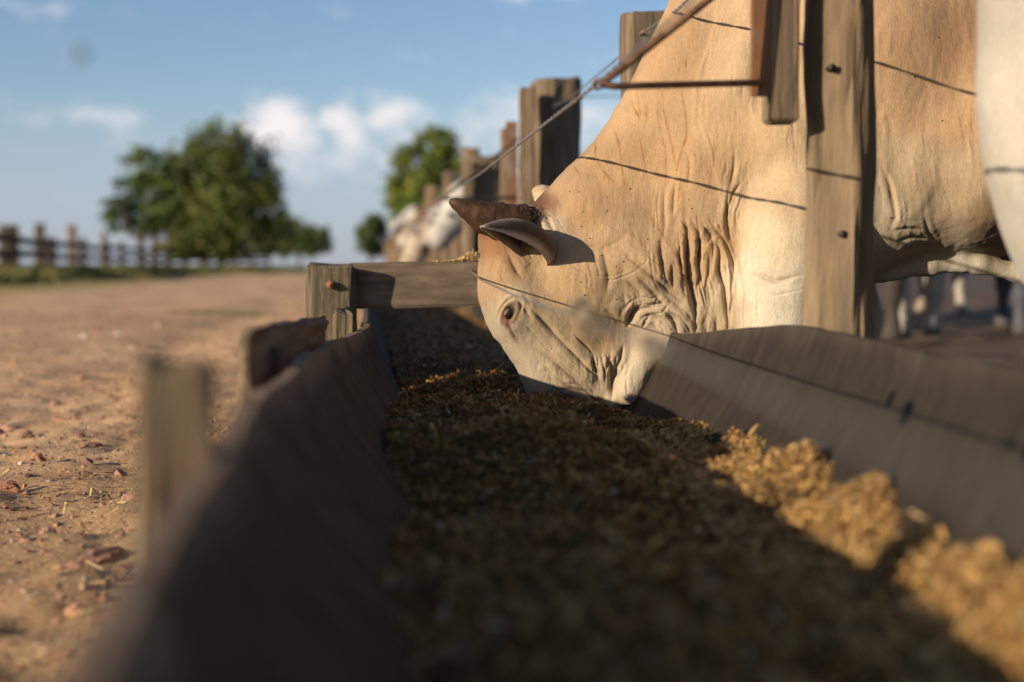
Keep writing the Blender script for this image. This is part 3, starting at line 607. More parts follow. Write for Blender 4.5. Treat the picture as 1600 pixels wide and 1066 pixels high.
class Field:
    def __init__(s, lo, hi, h):
        s.lo = np.array(lo, float); s.h = h; n = np.ceil((np.array(hi)-s.lo)/h).astype(int)+1; s.ax = [s.lo[k]+np.arange(n[k])*h for k in range(3)]; s.F = np.full(n, .5, np.float32)
    def sub(s, lo, hi):
        sl = []
        for k in range(3):
            a = max(0, int((lo[k]-s.lo[k])/s.h)); b_ = min(len(s.ax[k]), int((hi[k]-s.lo[k])/s.h)+2); sl.append(slice(a, max(a+1, b_)))
        return tuple(sl), np.meshgrid(*[s.ax[k][sl[k]].astype(np.float32) for k in range(3)], indexing='ij', sparse=True)
    def cone(s, p, q, r0, r1, k=.03, sq=(1, 1, 1)):
        p, q = np.array(p, float), np.array(q, float); r = max(r0, r1)*1.0/min(sq)+k+.05
        sl, (X, Y, Z) = s.sub(np.minimum(p, q)-r, np.maximum(p, q)+r); d = q-p; L2 = (d*d).sum()+1e-9
        t = np.clip(((X-p[0])*d[0]+(Y-p[1])*d[1]+(Z-p[2])*d[2])/L2, 0, 1)
        D = np.sqrt(((X-p[0]-t*d[0])*sq[0])**2+((Y-p[1]-t*d[1])*sq[1])**2+((Z-p[2]-t*d[2])*sq[2])**2)-(r0+(r1-r0)*t)
        s.F[sl] = smin(s.F[sl], D.astype(np.float32), k)
    def ell(s, c_, r, k=.03, rot=0.0):
        c_, r = np.array(c_, float), np.array(r, float); m = r.max()+k+.05; sl, (X, Y, Z) = s.sub(c_-m, c_+m)
        x, z = X-c_[0], Z-c_[2]; ca, sa = math.cos(rot), math.sin(rot); x, z = x*ca+z*sa, -x*sa+z*ca
        q = np.sqrt((x/r[0])**2+((Y-c_[1])/r[1])**2+(z/r[2])**2); D = (q-1)*r.min()*(.6+.4*np.clip(q, 0, 1)); s.F[sl] = smin(s.F[sl], D.astype(np.float32), k)
    def mesh(s): return surface_nets(s.F, s.lo, s.h)

# ------------------------------------------------------------------ the feeding bull
YM = 3.15
OUT = [(748, 368), (752, 400), (749, 430), (750, 460), (757, 492), (770, 520), (790, 548), (806, 572), (816, 598), (828, 625), (845, 655), (880, 678), (930, 676), (955, 655),
       (1000, 630), (1030, 600), (1065, 580), (1100, 578), (1160, 570), (1220, 540), (1300, 470), (1400, 424), (1500, 412), (1700, 405), (1950, 395), (2100, 370), (2200, 310), (2235, 200),
       (2225, 60), (2150, -60), (1900, -130), (1600, -150), (1430, -165), (1330, -215), (1240, -285), (1170, -270), (1115, -170), (1082, -75), (1050, -3), (1022, 58), (997, 108),
       (970, 155), (938, 208), (905, 246), (878, 272), (850, 302), (832, 318), (790, 324), (765, 340)]
OUTW = np.array([P(px, py, YM) for px, py in OUT])[:, [0, 2]]
def resample_closed(p, n):
    p = np.concatenate([p, p[:1]]); 
    # Catmull-Rom through the outline points
    m = len(p)-1; out = []
    for i in range(m):
        a, b_, c_, d = p[(i-1) % m], p[i], p[(i+1) % m], p[(i+2) % m]
        for t in np.linspace(0, 1, n, endpoint=False):
            out.append(.5*((2*b_)+(-a+c_)*t+(2*a-5*b_+4*c_-d)*t*t+(-a+3*b_-3*c_+d)*t**3))
    return np.array(out)
OL = resample_closed(OUTW, 6)
def poly_sd(X, Z, poly):
    d2 = np.full(X.shape, 1e9); ins = np.zeros(X.shape, bool); n = len(poly)
    for i in range(n):
        a, b_ = poly[i], poly[(i+1) % n]; e = b_-a; t = np.clip(((X-a[0])*e[0]+(Z-a[1])*e[1])/((e*e).sum()+1e-12), 0, 1)
        d2 = np.minimum(d2, (X-a[0]-t*e[0])**2+(Z-a[1]-t*e[1])**2)
        c_ = ((a[1] <= Z) & (b_[1] > Z)) | ((b_[1] <= Z) & (a[1] > Z)); xi = a[0]+(Z-a[1])/(e[1]+1e-12)*e[0]; ins ^= c_ & (X < xi)
    d = np.sqrt(d2); return np.where(ins, -d, d)
def idw(px, py, pts, power=3.0):
    pts = np.asarray(pts, float); num = 0; den = 0
    for row in pts:
        w_ = 1/(((px-row[0])**2+(py-row[1])**2)+300.0)**(power/2); num = num+w_[..., None]*row[2:]; den = den+w_
    return num/den[..., None]
HB = .0075
fld = Field((.10, -.46, -.02), (2.62, .46, 1.66), HB)
xs, zs = fld.ax[0], fld.ax[2]; GX, GZ = np.meshgrid(xs, zs, indexing='ij'); sd2 = poly_sd(GX, GZ, OL)
gpx, gpy = proj(np.stack([GX, np.full_like(GX, YM), GZ], -1))
WL = [(760, 380, .085, .035), (770, 440, .108, .040), (795, 490, .112, .040), (795, 545, .085, .035), (860, 600, .078, .035), (900, 645, .066, .03), (980, 600, .060, .025), (960, 540, .088, .04),
      (930, 470, .108, .05), (860, 380, .100, .05), (820, 330, .082, .04), (900, 300, .118, .06), (980, 200, .112, .06), (1000, 400, .145, .06), (1050, 480, .125, .05), (1100, 300, .205, .09),
      (1130, 450, .135, .05), (1060, 80, .15, .08), (1150, 130, .24, .12), (1200, 200, .285, .16), (1250, 350, .285, .12), (1180, -150, .10, .06), (1350, 100, .325, .2), (1500, 200, .36, .2), (1500, 340, .36, .13),
      (1380, 380, .30, .11), (1700, 200, .37, .2), (1950, 200, .31, .2), (2150, 200, .22, .15), (1500, -80, .30, .15)]
WLm = idw(gpx, gpy, WL, 3.2); Wm, Lm = WLm[..., 0], WLm[..., 1]
ins = sd2 < 0; u = np.where(ins, 1-np.exp(sd2/Lm), 0.0); k2 = (HB/Lm)**2
for it in range(900):                                     # screened Poisson inflation of the outline
    s_ = np.zeros_like(u); s_[1:-1, 1:-1] = u[2:, 1:-1]+u[:-2, 1:-1]+u[1:-1, 2:]+u[1:-1, :-2]
    u = np.where(ins, (s_+k2)/(4+k2), 0.0)
hgt = Wm*np.sqrt(np.clip(u, 0, 1)); hgt = np.where(ins, np.maximum(hgt, 1e-4), -sd2)
# relief of bone and muscle (photo px, radius px x/y, height m)
def bump2(px, py, rx, ry, rot=0.0):
    c_, s_ = math.cos(R(rot)), math.sin(R(rot)); dx, dy = gpx-px, gpy-py; return np.exp(-((dx*c_+dy*s_)/rx)**2-((-dx*s_+dy*c_)/ry)**2)
for (px, py, rx_, ry_, rot, hh) in [(795, 480, 38, 34, 0, .014), (905, 455, 60, 75, 10, .016), (870, 540, 26, 70, -35, .006), (935, 300, 75, 55, 0, .022), (990, 360, 35, 60, 0, -.008), (1015, 300, 40, 60, 0, -.006),
                                    (820, 520, 22, 50, -35, -.006), (835, 415, 24, 40, 0, -.012), (770, 385, 20, 50, 0, .010), (1190, 300, 60, 120, 0, .012), (1175, 120, 45, 110, 0, -.014), (1130, 60, 30, 90, 10, .010),
                                    (1235, 215, 24, 40, 0, -.010), (1050, 200, 50, 90, 20, .012), (1410, 210, 25, 120, 5, -.006), (1480, 230, 24, 120, 5, .006), (1450, 352, 60, 26, 0, .01), (1000, 415, 50, 26, 30, .010)]:
    hgt = hgt+hh*bump2(px, py, rx_, ry_, rot)*ins
gx_, gz_ = np.gradient(hgt, HB); gn = np.sqrt(1+np.clip(gx_**2+gz_**2, 0, 9))
fld.F = ((np.abs(fld.ax[1])[None, :, None]-hgt[:, None, :])/gn[:, None, :]).astype(np.float32)
def L3(px, py, y): p = P(px, py, YM+y); return (p[0], y, p[2])
for sgn in (-1, 1):
    # lower jaw, throat roll
    fld.cone(L3(1016, 535, -.075)*np.array([1, -sgn, 1]), L3(984, 612, -.066)*np.array([1, -sgn, 1]), .036, .031, .007)
    fld.ell(L3(1046, 532, -.070)*np.array([1, -sgn, 1]), (.052, .05, .052), .010)
    fld.ell(L3(958, 622, -.058)*np.array([1, -sgn, 1]), (.018, .022, .03), .012)
# legs (x, y, z, r)
def leg(pts, k=.05, sq=(1, 1, 1)):
    for a, b_ in zip(pts[:-1], pts[1:]): fld.cone(a[:3], b_[:3], a[3], b_[3], k, sq)
leg([(.99, -.15, .74, .10), (.905, -.20, .56, .102), (.875, -.215, .42, .092), (.872, -.21, .33, .082), (.875, -.20, .27, .066), (.885, -.20, .12, .046), (.875, -.20, .06, .056), (.865, -.20, .015, .064)], .045)
leg([(1.02, .205, .72, .12), (1.12, .20, .5, .088), (1.16, .19, .36, .066), (1.165, .19, .27, .058), (1.17, .19, .12, .044), (1.16, .19, .06, .055), (1.15, .19, .015, .062)], .04)
for y_, dx in ((-.19, 0), (.19, -.16)):
    leg([(2.12+dx, y_*.9, .9, .20), (2.10+dx, y_, .62, .12), (2.22+dx, y_, .44, .068), (2.25+dx, y_, .36, .056), (2.22+dx, y_, .14, .045), (2.20+dx, y_, .06, .055), (2.18+dx, y_, .015, .062)], .06)
# navel flap and sheath on the mid line, tail
for a, b_ in zip([(1370, 430, -.13, .018), (1450, 415, -.14, .020), (1530, 414, -.14, .020), (1600, 428, -.14, .024)], [(1450, 415, -.14, .020), (1530, 414, -.14, .020), (1600, 428, -.14, .024), (1690, 470, -.12, .03)]):
    fld.cone(L3(*a[:3]), L3(*b_[:3]), a[3], b_[3], .02, (1, 1.2, 1))
leg([(2.36, 0, 1.15, .05), (2.45, 0, .95, .03), (2.46, 0, .55, .022), (2.45, 0, .40, .045), (2.45, 0, .25, .02)], .04)
BV, BQ = fld.mesh(); BV[:, 1] += YM
BV = lap_smooth(BV, BQ, 4, .5)
me = mesh_np('tmp', BV, [BQ]); ob = bpy.data.objects.new('tmp', me); COL.objects.link(ob); md = ob.modifiers.new('s', 'SUBSURF'); md.levels = 1; md.subdivision_type = 'CATMULL_CLARK'
dg = bpy.context.evaluated_depsgraph_get(); ev = ob.evaluated_get(dg); m2 = ev.to_mesh(); nv = len(m2.vertices)
HV = np.empty(nv*3, np.float32); m2.vertices.foreach_get('co', HV); HV = HV.reshape(-1, 3).astype(float); HN = np.empty(nv*3, np.float32); m2.vertex_normals.foreach_get('vector', HN); HN = HN.reshape(-1, 3).astype(float)
nl = len(m2.loops); HQ = np.empty(nl, np.int32); m2.loops.foreach_get('vertex_index', HQ); HQ = HQ.reshape(-1, 4); ev.to_mesh_clear(); bpy.data.objects.remove(ob)
tpx, tpy = proj(HV); reg = (HV[:, 1] < YM-.012) & (tpx > 730) & (tpx < 1275) & (tpy > -20) & (tpy < 655) & (HN[:, 1] < .15)
tm = mesh_np('tmp', HV, [HQ]); bm = bmesh.new(); bm.from_mesh(tm); bm.edges.ensure_lookup_table()
ev_ = np.empty(len(tm.edges)*2, np.int32); tm.edges.foreach_get('vertices', ev_); ev_ = ev_.reshape(-1, 2); pick = np.where(reg[ev_].all(1))[0]
bmesh.ops.subdivide_edges(bm, edges=[bm.edges[i] for i in pick.tolist()], cuts=1, use_grid_fill=True)
bm.to_mesh(tm); bm.free(); nv = len(tm.vertices); HV = np.empty(nv*3, np.float32); tm.vertices.foreach_get('co', HV); HV = HV.reshape(-1, 3).astype(float)
HN = np.empty(nv*3, np.float32); tm.vertex_normals.foreach_get('vector', HN); HN = HN.reshape(-1, 3).astype(float)
mir = HV.copy(); far = HV[:, 1] > YM; mir[far, 1] = 2*YM-mir[far, 1]; vpx, vpy = proj(mir)
# skin folds: polylines in picture measure; (points, width px, depth mm, side of the raised lip, lip factor)
z1 = lambda u_, v_: (680+u_/5.33, 280+v_/5.33); z2 = lambda u_, v_: (740+u_/4.444, 440+v_/4.444); z3 = lambda u_, v_: (920+u_/4.1, 280+v_/4.1); z4 = lambda u_, v_: (880+u_/3.5525, v_/3.5525); z5 = lambda u_, v_: (1230+u_/2.538, v_/2.538)
def Zs(f, *p): return [f(*q) for q in p]
FOLDS = [
 (Zs(z2, (330, 140), (440, 230), (560, 370), (680, 490), (790, 600), (860, 660), (885, 750)), 4.0, 7, 1, .5),
 (Zs(z2, (400, 455), (520, 530), (600, 600), (700, 665), (800, 725), (860, 790)), 3.5, 5, 1, .6),
 (Zs(z2, (520, 500), (620, 610), (720, 700), (820, 770)), 4, 3.5, -1, .5),
 (Zs(z2, (590, 650), (640, 715), (740, 752), (800, 800)), 2.5, 4, 1, .4),
 (Zs(z2, (560, 745), (680, 750), (780, 770), (830, 820)), 2.5, 5, -1, .6),
 (Zs(z2, (470, 590), (530, 640), (545, 740)), 3, 2.5, 1, .4),
 (Zs(z2, (828, 500), (838, 580), (862, 650), (880, 700)), 3.2, 8, -1, .6),
 (Zs(z2, (700, 380), (790, 450), (840, 520)), 4, 3, 1, .5),
 (Zs(z2, (770, 590), (830, 640), (870, 700)), 2.5, 4, 1, .5),
 (Zs(z2, (940, 470), (952, 560), (962, 650), (960, 760), (955, 870)), 4, 11, -1, .35),
 (Zs(z2, (1045, 420), (1020, 540), (985, 630), (965, 700)), 3.5, 8, -1, .3),
 (Zs(z2, (990, 500), (985, 580), (970, 640)), 2.5, 4, 1, .4),
 (Zs(z2, (300, 130), (350, 190), (420, 290)), 3, 2.5, 1, .4), (Zs(z2, (420, 190), (520, 310), (600, 400)), 4, 2.5, -1, .5),
 (Zs(z2, (1175, 150), (1115, 205), (1085, 270), (1060, 330)), 4.5, 14, -1, .3),
 (Zs(z2, (1170, 155), (1240, 162), (1310, 150), (1260, 105)), 3.5, 6, 1, .5), (Zs(z2, (1130, 255), (1230, 235), (1300, 255), (1390, 330)), 3.5, 5, 1, .7),
 (Zs(z2, (1080, 270), (1160, 190), (1290, 170)), 3, 4, 1, .5), (Zs(z2, (1310, 190), (1390, 270), (1430, 400)), 5, 9, 1, .6),
 (Zs(z2, (1340, 180), (1440, 290), (1500, 390)), 3, 3, 1, .5), (Zs(z2, (1280, 60), (1400, 150), (1500, 230)), 4, 4, 1, .6), (Zs(z2, (1180, 0), (1270, 90), (1320, 150)), 4, 4, -1, .5),
 (Zs(z2, (1380, 210), (1480, 300), (1530, 360)), 2.5, 2.5, 1, .5), (Zs(z2, (900, 180), (960, 230), (1000, 275)), 3.5, 2.5, 1, .5), (Zs(z2, (1040, 60), (1050, 150), (1010, 250)), 4, 3, 1, .5),
 (Zs(z3, (555, 0), (542, 120), (540, 270)), 2.5, 4, 1, .6), (Zs(z3, (487, 0), (482, 170), (487, 300), (470, 420)), 2.5, 3, 1, .6),
 (Zs(z3, (600, 180), (622, 290), (635, 400), (632, 520), (642, 650), (680, 800), (686, 930), (675, 1040)), 4.5, 15, -1, .55),
 (Zs(z3, (640, 220), (700, 345), (712, 440), (700, 530), (706, 620), (692, 690), (722, 830)), 4.0, 11, -1, .55),
 (Zs(z3, (735, 300), (782, 370), (770, 410)), 4.5, 10, -1, .4), (Zs(z3, (680, 450), (705, 480), (700, 520)), 3, 6, -1, .4),
 (Zs(z3, (745, 180), (790, 290), (870, 390), (915, 490), (936, 600), (938, 720), (905, 850), (905, 1030)), 3.5, 8, -1, .5),
 (Zs(z3, (818, 350), (838, 480), (828, 580), (868, 690), (880, 800), (890, 900), (897, 1030)), 3.5, 9, -1, .55),
 (Zs(z3, (780, 420), (770, 560), (745, 690), (760, 800)), 3, 5, 1, .5), (Zs(z3, (740, 560), (715, 680), (735, 800)), 2.5, 4, -1, .5),
 (Zs(z3, (910, 0), (886, 130), (885, 260), (896, 350), (940, 490), (970, 610), (982, 720)), 3.2, 7, -1, .5),
 (Zs(z3, (990, 0), (925, 95), (892, 190), (890, 260)), 3, 5, 1, .6), (Zs(z3, (965, 60), (915, 170), (905, 300)), 2.5, 3, 1, .6),
 (Zs(z3, (460, 340), (465, 480), (485, 620), (535, 730)), 3.5, 6, -1, .5), (Zs(z3, (530, 530), (528, 640), (545, 720)), 3, 6, -1, .5), (Zs(z3, (560, 420), (580, 540), (620, 600)), 4, 4, 1, .5),
 (Zs(z3, (925, 300), (945, 440), (965, 560), (984, 700), (986, 1040)), 4.5, 9, -1, .5),
 (Zs(z3, (975, 585), (1100, 622), (1200, 655), (1300, 632), (1400, 605)), 3.5, 4.5, 1, .7),
 (Zs(z3, (-60, 330), (0, 410), (80, 448), (180, 405), (236, 360), (240, 290)), 9, 4, 1, .5),
 (Zs(z3, (80, 420), (130, 640), (110, 760)), 5, 5, 1, .4), (Zs(z3, (190, 450), (320, 560), (470, 680), (640, 830)), 5, 5, 1, .7), (Zs(z3, (360, 600), (450, 660), (560, 750), (670, 860)), 3, 4, 1, .5),
 (Zs(z3, (290, 600), (380, 700), (470, 790)), 5, 5, -1, .5), (Zs(z3, (230, 640), (320, 720), (330, 780)), 5, 4, 1, .5), (Zs(z3, (120, 440), (210, 450), (300, 520)), 3, 2.5, 1, .5),
 (Zs(z3, (480, 830), (540, 900), (610, 1010)), 3, 3, 1, .6), (Zs(z3, (560, 850), (640, 960), (660, 1020)), 2.5, 3, 1, .6), (Zs(z3, (610, 830), (660, 900), (670, 950)), 2.5, 2.5, 1, .6),
 (Zs(z3, (750, 850), (745, 950), (760, 1040)), 3, 3, 1, .6), (Zs(z3, (820, 860), (815, 960), (830, 1030)), 3, 3.5, -1, .6),
 (Zs(z1, (878, 150), (890, 240), (960, 385), (1045, 520)), 2.5, 4, 1, .7), (Zs(z1, (1000, 60), (1015, 170), (1075, 270)), 3, 2, 1, .6),
 (Zs(z1, (605, 590), (630, 670), (690, 780), (740, 830)), 5, 5, 1, .6),
 (Zs(z1, (760, 310), (850, 380), (905, 470), (915, 600), (885, 690)), 2.0, 2.5, 1, .9), (Zs(z1, (790, 300), (880, 380), (935, 480), (945, 600), (910, 690)), 2.0, 2.5, 1, .9), (Zs(z1, (740, 345), (820, 410), (870, 490), (885, 600)), 2.0, 2.5, 1, .9),
 (Zs(z1, (445, 900), (430, 960), (425, 1060), (450, 1130)), 2.0, 2.0, 1, .6), (Zs(z1, (470, 930), (455, 1000), (455, 1080)), 1.8, 1.6, 1, .6), (Zs(z1, (680, 1000), (740, 1060), (800, 1150)), 2.5, 2.5, 1, .6),
 (Zs(z4, (955, 810), (950, 930), (920, 1080)), 3, 3, 1, .6), (Zs(z4, (895, 0), (835, 180), (772, 370), (742, 480), (730, 690), (790, 850)), 3.5, -2.2, 1, .4), (Zs(z4, (915, 20), (850, 200), (800, 360)), 3, -1.6, 1, .4), (Zs(z4, (780, 470), (765, 680), (820, 830), (850, 1000)), 3, -1.6, 1, .4),
 (Zs(z4, (670, 800), (700, 900), (690, 1060)), 3, 2.5, 1, .5),
 (Zs(z5, (365, 640), (410, 740), (432, 860), (395, 940)), 3.0, 4, 1, .6), (Zs(z5, (420, 965), (500, 940), (570, 948)), 2.2, 4, -1, .6), (Zs(z5, (400, 920), (480, 905), (560, 915)), 2.2, 2.5, 1, .6), (Zs(z5, (540, 840), (560, 920), (600, 970)), 2.5, 2.5, 1, .6),
]
rf = random.Random(9)
for k_ in range(26):                                       # fine hair ridges sweeping down the flank and shoulder
    x0, y0 = rf.uniform(1375, 1540), rf.uniform(150, 320); dx = rf.uniform(6, 26); FOLDS.append(([(x0, y0), (x0+dx*.6, y0+rf.uniform(22, 40)), (x0+dx, y0+rf.uniform(50, 90))], 1.8, rf.choice((-.8, -1.0, .9)), 1, .3))
for k_ in range(22):
    x0, y0 = rf.uniform(1095, 1240), rf.uniform(-40, 220); dx = rf.uniform(-16, 8); FOLDS.append(([(x0, y0), (x0+dx*.6, y0+rf.uniform(22, 40)), (x0+dx, y0+rf.uniform(50, 90))], 2.0, rf.choice((-.8, .8)), 1, .3))
for (pts, wd_, dp_, side, lip) in list(FOLDS):            # companion wrinkles running beside the main folds
    if dp_ < 2.4: continue
    p_ = resample(pts, 14); t_ = np.gradient(p_, axis=0); t_ /= np.linalg.norm(t_, axis=1)[:, None]+1e-9; nrm_ = np.stack([t_[:, 1], -t_[:, 0]], 1)
    for _ in range(3):
        o_ = rf.choice((-1, 1))*rf.uniform(2.6, 6.5)*max(wd_, 2.2); i0 = rf.randint(0, 6); i1 = rf.randint(i0+5, 14); wob_ = rf.uniform(-3, 3)
        q_ = p_[i0:i1]+nrm_[i0:i1]*o_+np.stack([wob_*np.sin(np.linspace(0, 3, i1-i0)), 0*np.arange(i1-i0)], 1); FOLDS.append(([tuple(v_) for v_ in q_], rf.uniform(1.1, 1.9), dp_*rf.uniform(.16, .34), rf.choice((-1, 1)), .55))
def seg_dist(pxv, pyv, pts, wmax):
    """signed distance and along-parameter to a smooth polyline"""
    pts = resample(pts, max(6, len(pts)*5)); x0, y0 = pts.min(0)-wmax; x1, y1 = pts.max(0)+wmax; m = np.where((pxv > x0) & (pxv < x1) & (pyv > y0) & (pyv < y1))[0]
    if not len(m): return m, None, None
    qx, qy = pxv[m], pyv[m]; best = np.full(len(m), 1e9); sg = np.zeros(len(m)); al = np.zeros(len(m)); n_ = len(pts)-1
    for i in range(n_):
        a, e = pts[i], pts[i+1]-pts[i]; t = np.clip(((qx-a[0])*e[0]+(qy-a[1])*e[1])/((e*e).sum()+1e-9), 0, 1); dx, dy = qx-a[0]-t*e[0], qy-a[1]-t*e[1]; d = np.hypot(dx, dy); b_ = d < best
        best = np.where(b_, d, best); sg = np.where(b_, np.sign(dx*e[1]-dy*e[0]), sg); al = np.where(b_, (i+t)/n_, al)
    return m, best*sg, al
wy = np.clip(np.abs(HN[:, 1])*1.25, 0.15, 1); disp = np.zeros(nv); groove = np.zeros(nv)
body_region = mir[:, 1] < YM-.01
for (pts, wd_, dp_, side, lip) in FOLDS:
    m, d, al = seg_dist(vpx, vpy, pts, wd_*6)
    if d is None: continue
    tap = np.clip(np.minimum(al, 1-al)/.36, 0, 1); tap = tap*tap*(3-2*tap); wl = wd_*(.55+.45*tap)*(1+.3*vnoise(vpx[m]*.05, vpy[m]*.05, None, 8))
    ad = np.abs(d); lips = np.where(d*side > 0, 1.35, .75)
    if dp_ > 0: prof = -np.exp(-ad/(.85*wl))+lips*lip*(1-np.exp(-(d/(1.6*wl))**2))*np.exp(-(d/(4.6*wl))**2)
    else: prof = -np.exp(-(d/wl)**2)
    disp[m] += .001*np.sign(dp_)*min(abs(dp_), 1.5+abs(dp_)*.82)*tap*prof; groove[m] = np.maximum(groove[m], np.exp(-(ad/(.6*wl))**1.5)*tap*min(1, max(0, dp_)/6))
# eye: socket and lids
EX, EY = 796, 490
de = np.hypot((vpx-EX)/1.0, (vpy-EY)/1.1); ca, sa = math.cos(R(-62)), math.sin(R(-62)); ea = ((vpx-EX)*ca+(vpy-EY)*sa)/14.0; eb = (-(vpx-EX)*sa+(vpy-EY)*ca)/8.2; er = np.hypot(ea, eb)
lidm = np.clip((EY+4-vpy)/14, 0, 1)
disp += -.008*np.exp(-(er/.95)**4)+.0030*np.exp(-((er-1.35)/.30)**2)*(.4+.6*lidm)-lidm*.0018*np.exp(-((er-1.9)/.16)**2)+lidm*.0018*np.exp(-((er-2.3)/.3)**2)
# tear groove below the eye
m, d, al = seg_dist(vpx, vpy, [(794, 500), (795, 512), (803, 522), (808, 532)], 20); disp[m] -= .0025*np.exp(-(d/3.0)**2)*(1-al*.5)
# small skin texture
sk = fbm(HV[:, 0]*38, HV[:, 1]*38, HV[:, 2]*16, 3, 3); sk2 = fbm(HV[:, 0]*90, HV[:, 1]*90, HV[:, 2]*40, 2, 13); lo = fbm(HV[:, 0]*9, HV[:, 1]*9, HV[:, 2]*7, 2, 23)
loose = np.zeros(nv)
for (px, py, rx_, ry_) in [(1080, 430, 75, 110), (1010, 470, 60, 60), (900, 590, 80, 45), (860, 360, 22, 40), (1130, 330, 40, 120), (1430, 375, 60, 18), (800, 500, 40, 45)]: loose = np.maximum(loose, np.exp(-((vpx-px)/rx_)**2-((vpy-py)/ry_)**2))
wr = 1-np.abs(fbm(vpx*.075+.6*vnoise(vpx*.03, vpy*.03, None, 2), vpy*.022, None, 3, 91)); disp += loose*.0016*(wr-.6)
HVd = HV+HN*(disp*wy+.0011*sk+.0004*sk2+.003*lo)[:, None]
# hide colours (picture px, sRGB)
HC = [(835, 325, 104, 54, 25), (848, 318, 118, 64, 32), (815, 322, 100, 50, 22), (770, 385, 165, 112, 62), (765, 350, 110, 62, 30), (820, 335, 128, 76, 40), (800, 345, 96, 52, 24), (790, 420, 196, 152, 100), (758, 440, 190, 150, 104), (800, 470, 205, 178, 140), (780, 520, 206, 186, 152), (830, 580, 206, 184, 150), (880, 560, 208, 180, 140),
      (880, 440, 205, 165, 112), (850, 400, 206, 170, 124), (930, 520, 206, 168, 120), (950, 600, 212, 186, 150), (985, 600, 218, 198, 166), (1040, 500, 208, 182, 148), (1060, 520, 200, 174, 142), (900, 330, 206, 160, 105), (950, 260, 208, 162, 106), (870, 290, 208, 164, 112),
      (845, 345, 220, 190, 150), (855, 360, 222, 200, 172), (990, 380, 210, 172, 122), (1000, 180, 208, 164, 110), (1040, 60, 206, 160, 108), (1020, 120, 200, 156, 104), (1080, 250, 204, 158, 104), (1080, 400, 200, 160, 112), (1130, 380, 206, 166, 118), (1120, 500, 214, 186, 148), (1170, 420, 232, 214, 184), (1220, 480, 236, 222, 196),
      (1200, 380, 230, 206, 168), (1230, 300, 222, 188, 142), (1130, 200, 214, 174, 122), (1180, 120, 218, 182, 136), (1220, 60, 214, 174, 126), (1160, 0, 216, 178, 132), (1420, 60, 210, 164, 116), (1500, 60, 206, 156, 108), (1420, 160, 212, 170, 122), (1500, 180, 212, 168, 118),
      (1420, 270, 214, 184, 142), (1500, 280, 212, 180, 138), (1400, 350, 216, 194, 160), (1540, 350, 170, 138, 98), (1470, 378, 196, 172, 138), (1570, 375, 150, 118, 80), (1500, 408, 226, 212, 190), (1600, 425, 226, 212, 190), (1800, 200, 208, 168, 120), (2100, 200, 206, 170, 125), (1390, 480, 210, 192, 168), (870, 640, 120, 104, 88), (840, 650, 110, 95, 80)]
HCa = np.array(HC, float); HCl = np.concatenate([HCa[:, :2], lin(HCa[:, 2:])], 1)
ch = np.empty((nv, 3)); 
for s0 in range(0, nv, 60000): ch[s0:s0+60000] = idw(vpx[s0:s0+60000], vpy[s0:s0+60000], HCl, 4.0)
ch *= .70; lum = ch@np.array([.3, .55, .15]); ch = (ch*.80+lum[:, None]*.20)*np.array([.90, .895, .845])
ch *= (1+.10*fbm(HV[:, 0]*11, HV[:, 1]*11, HV[:, 2]*9, 4, 61))[:, None]
ch *= (1-.26*groove*np.array([[.8], [1.0], [1.15]])).T                 # hide tinted darker and redder along the creases
STAINS = [(Zs(z4, (365, 540), (400, 610), (440, 690)), 2.2, .45), (Zs(z4, (405, 500), (415, 570), (432, 645)), 1.8, .4), (Zs(z4, (270, 680), (310, 800), (330, 960), (350, 1060)), 2.2, .4), (Zs(z4, (185, 780), (178, 850), (210, 940), (290, 1020)), 2.2, .5), (Zs(z4, (60, 915), (75, 950), (100, 975)), 1.8, .45),
          (Zs(z4, (410, 690), (440, 850), (470, 1000)), 2.0, .3), (Zs(z4, (550, 480), (560, 620), (600, 800), (625, 940)), 2.0, .42), (Zs(z4, (655, 480), (682, 640), (682, 760), (640, 880), (610, 1060)), 2.0, .45), (Zs(z4, (520, 530), (530, 680), (570, 860), (565, 1066)), 2.0, .42), (Zs(z4, (470, 570), (455, 690)), 2, .35), (Zs(z4, (680, 320), (682, 380)), 1.6, .5),
          (Zs(z3, (215, 300), (300, 380), (400, 500), (560, 620)), 4, .22), (Zs(z3, (360, 180), (420, 280), (520, 430), (610, 590)), 4, .25), (Zs(z3, (590, 0), (610, 200), (650, 340)), 4, .22), (Zs(z5, (360, 620), (400, 720), (425, 850)), 4.5, .3), (Zs(z5, (482, 170), (490, 240)), 3.5, .30)]
for (pts, wd_, am) in STAINS:
    m, d, al = seg_dist(vpx, vpy, pts, wd_*4)
    if d is None: continue
    k_ = 1.35*am*np.exp(-(d/wd_)**2)*np.clip(np.minimum(al, 1-al)/.15, 0, 1)*(.6+.5*vnoise(vpx[m]*.09, vpy[m]*.09, None, 5)); ch[m] *= 1-k_[:, None]*np.array([.55, .85, 1.15])
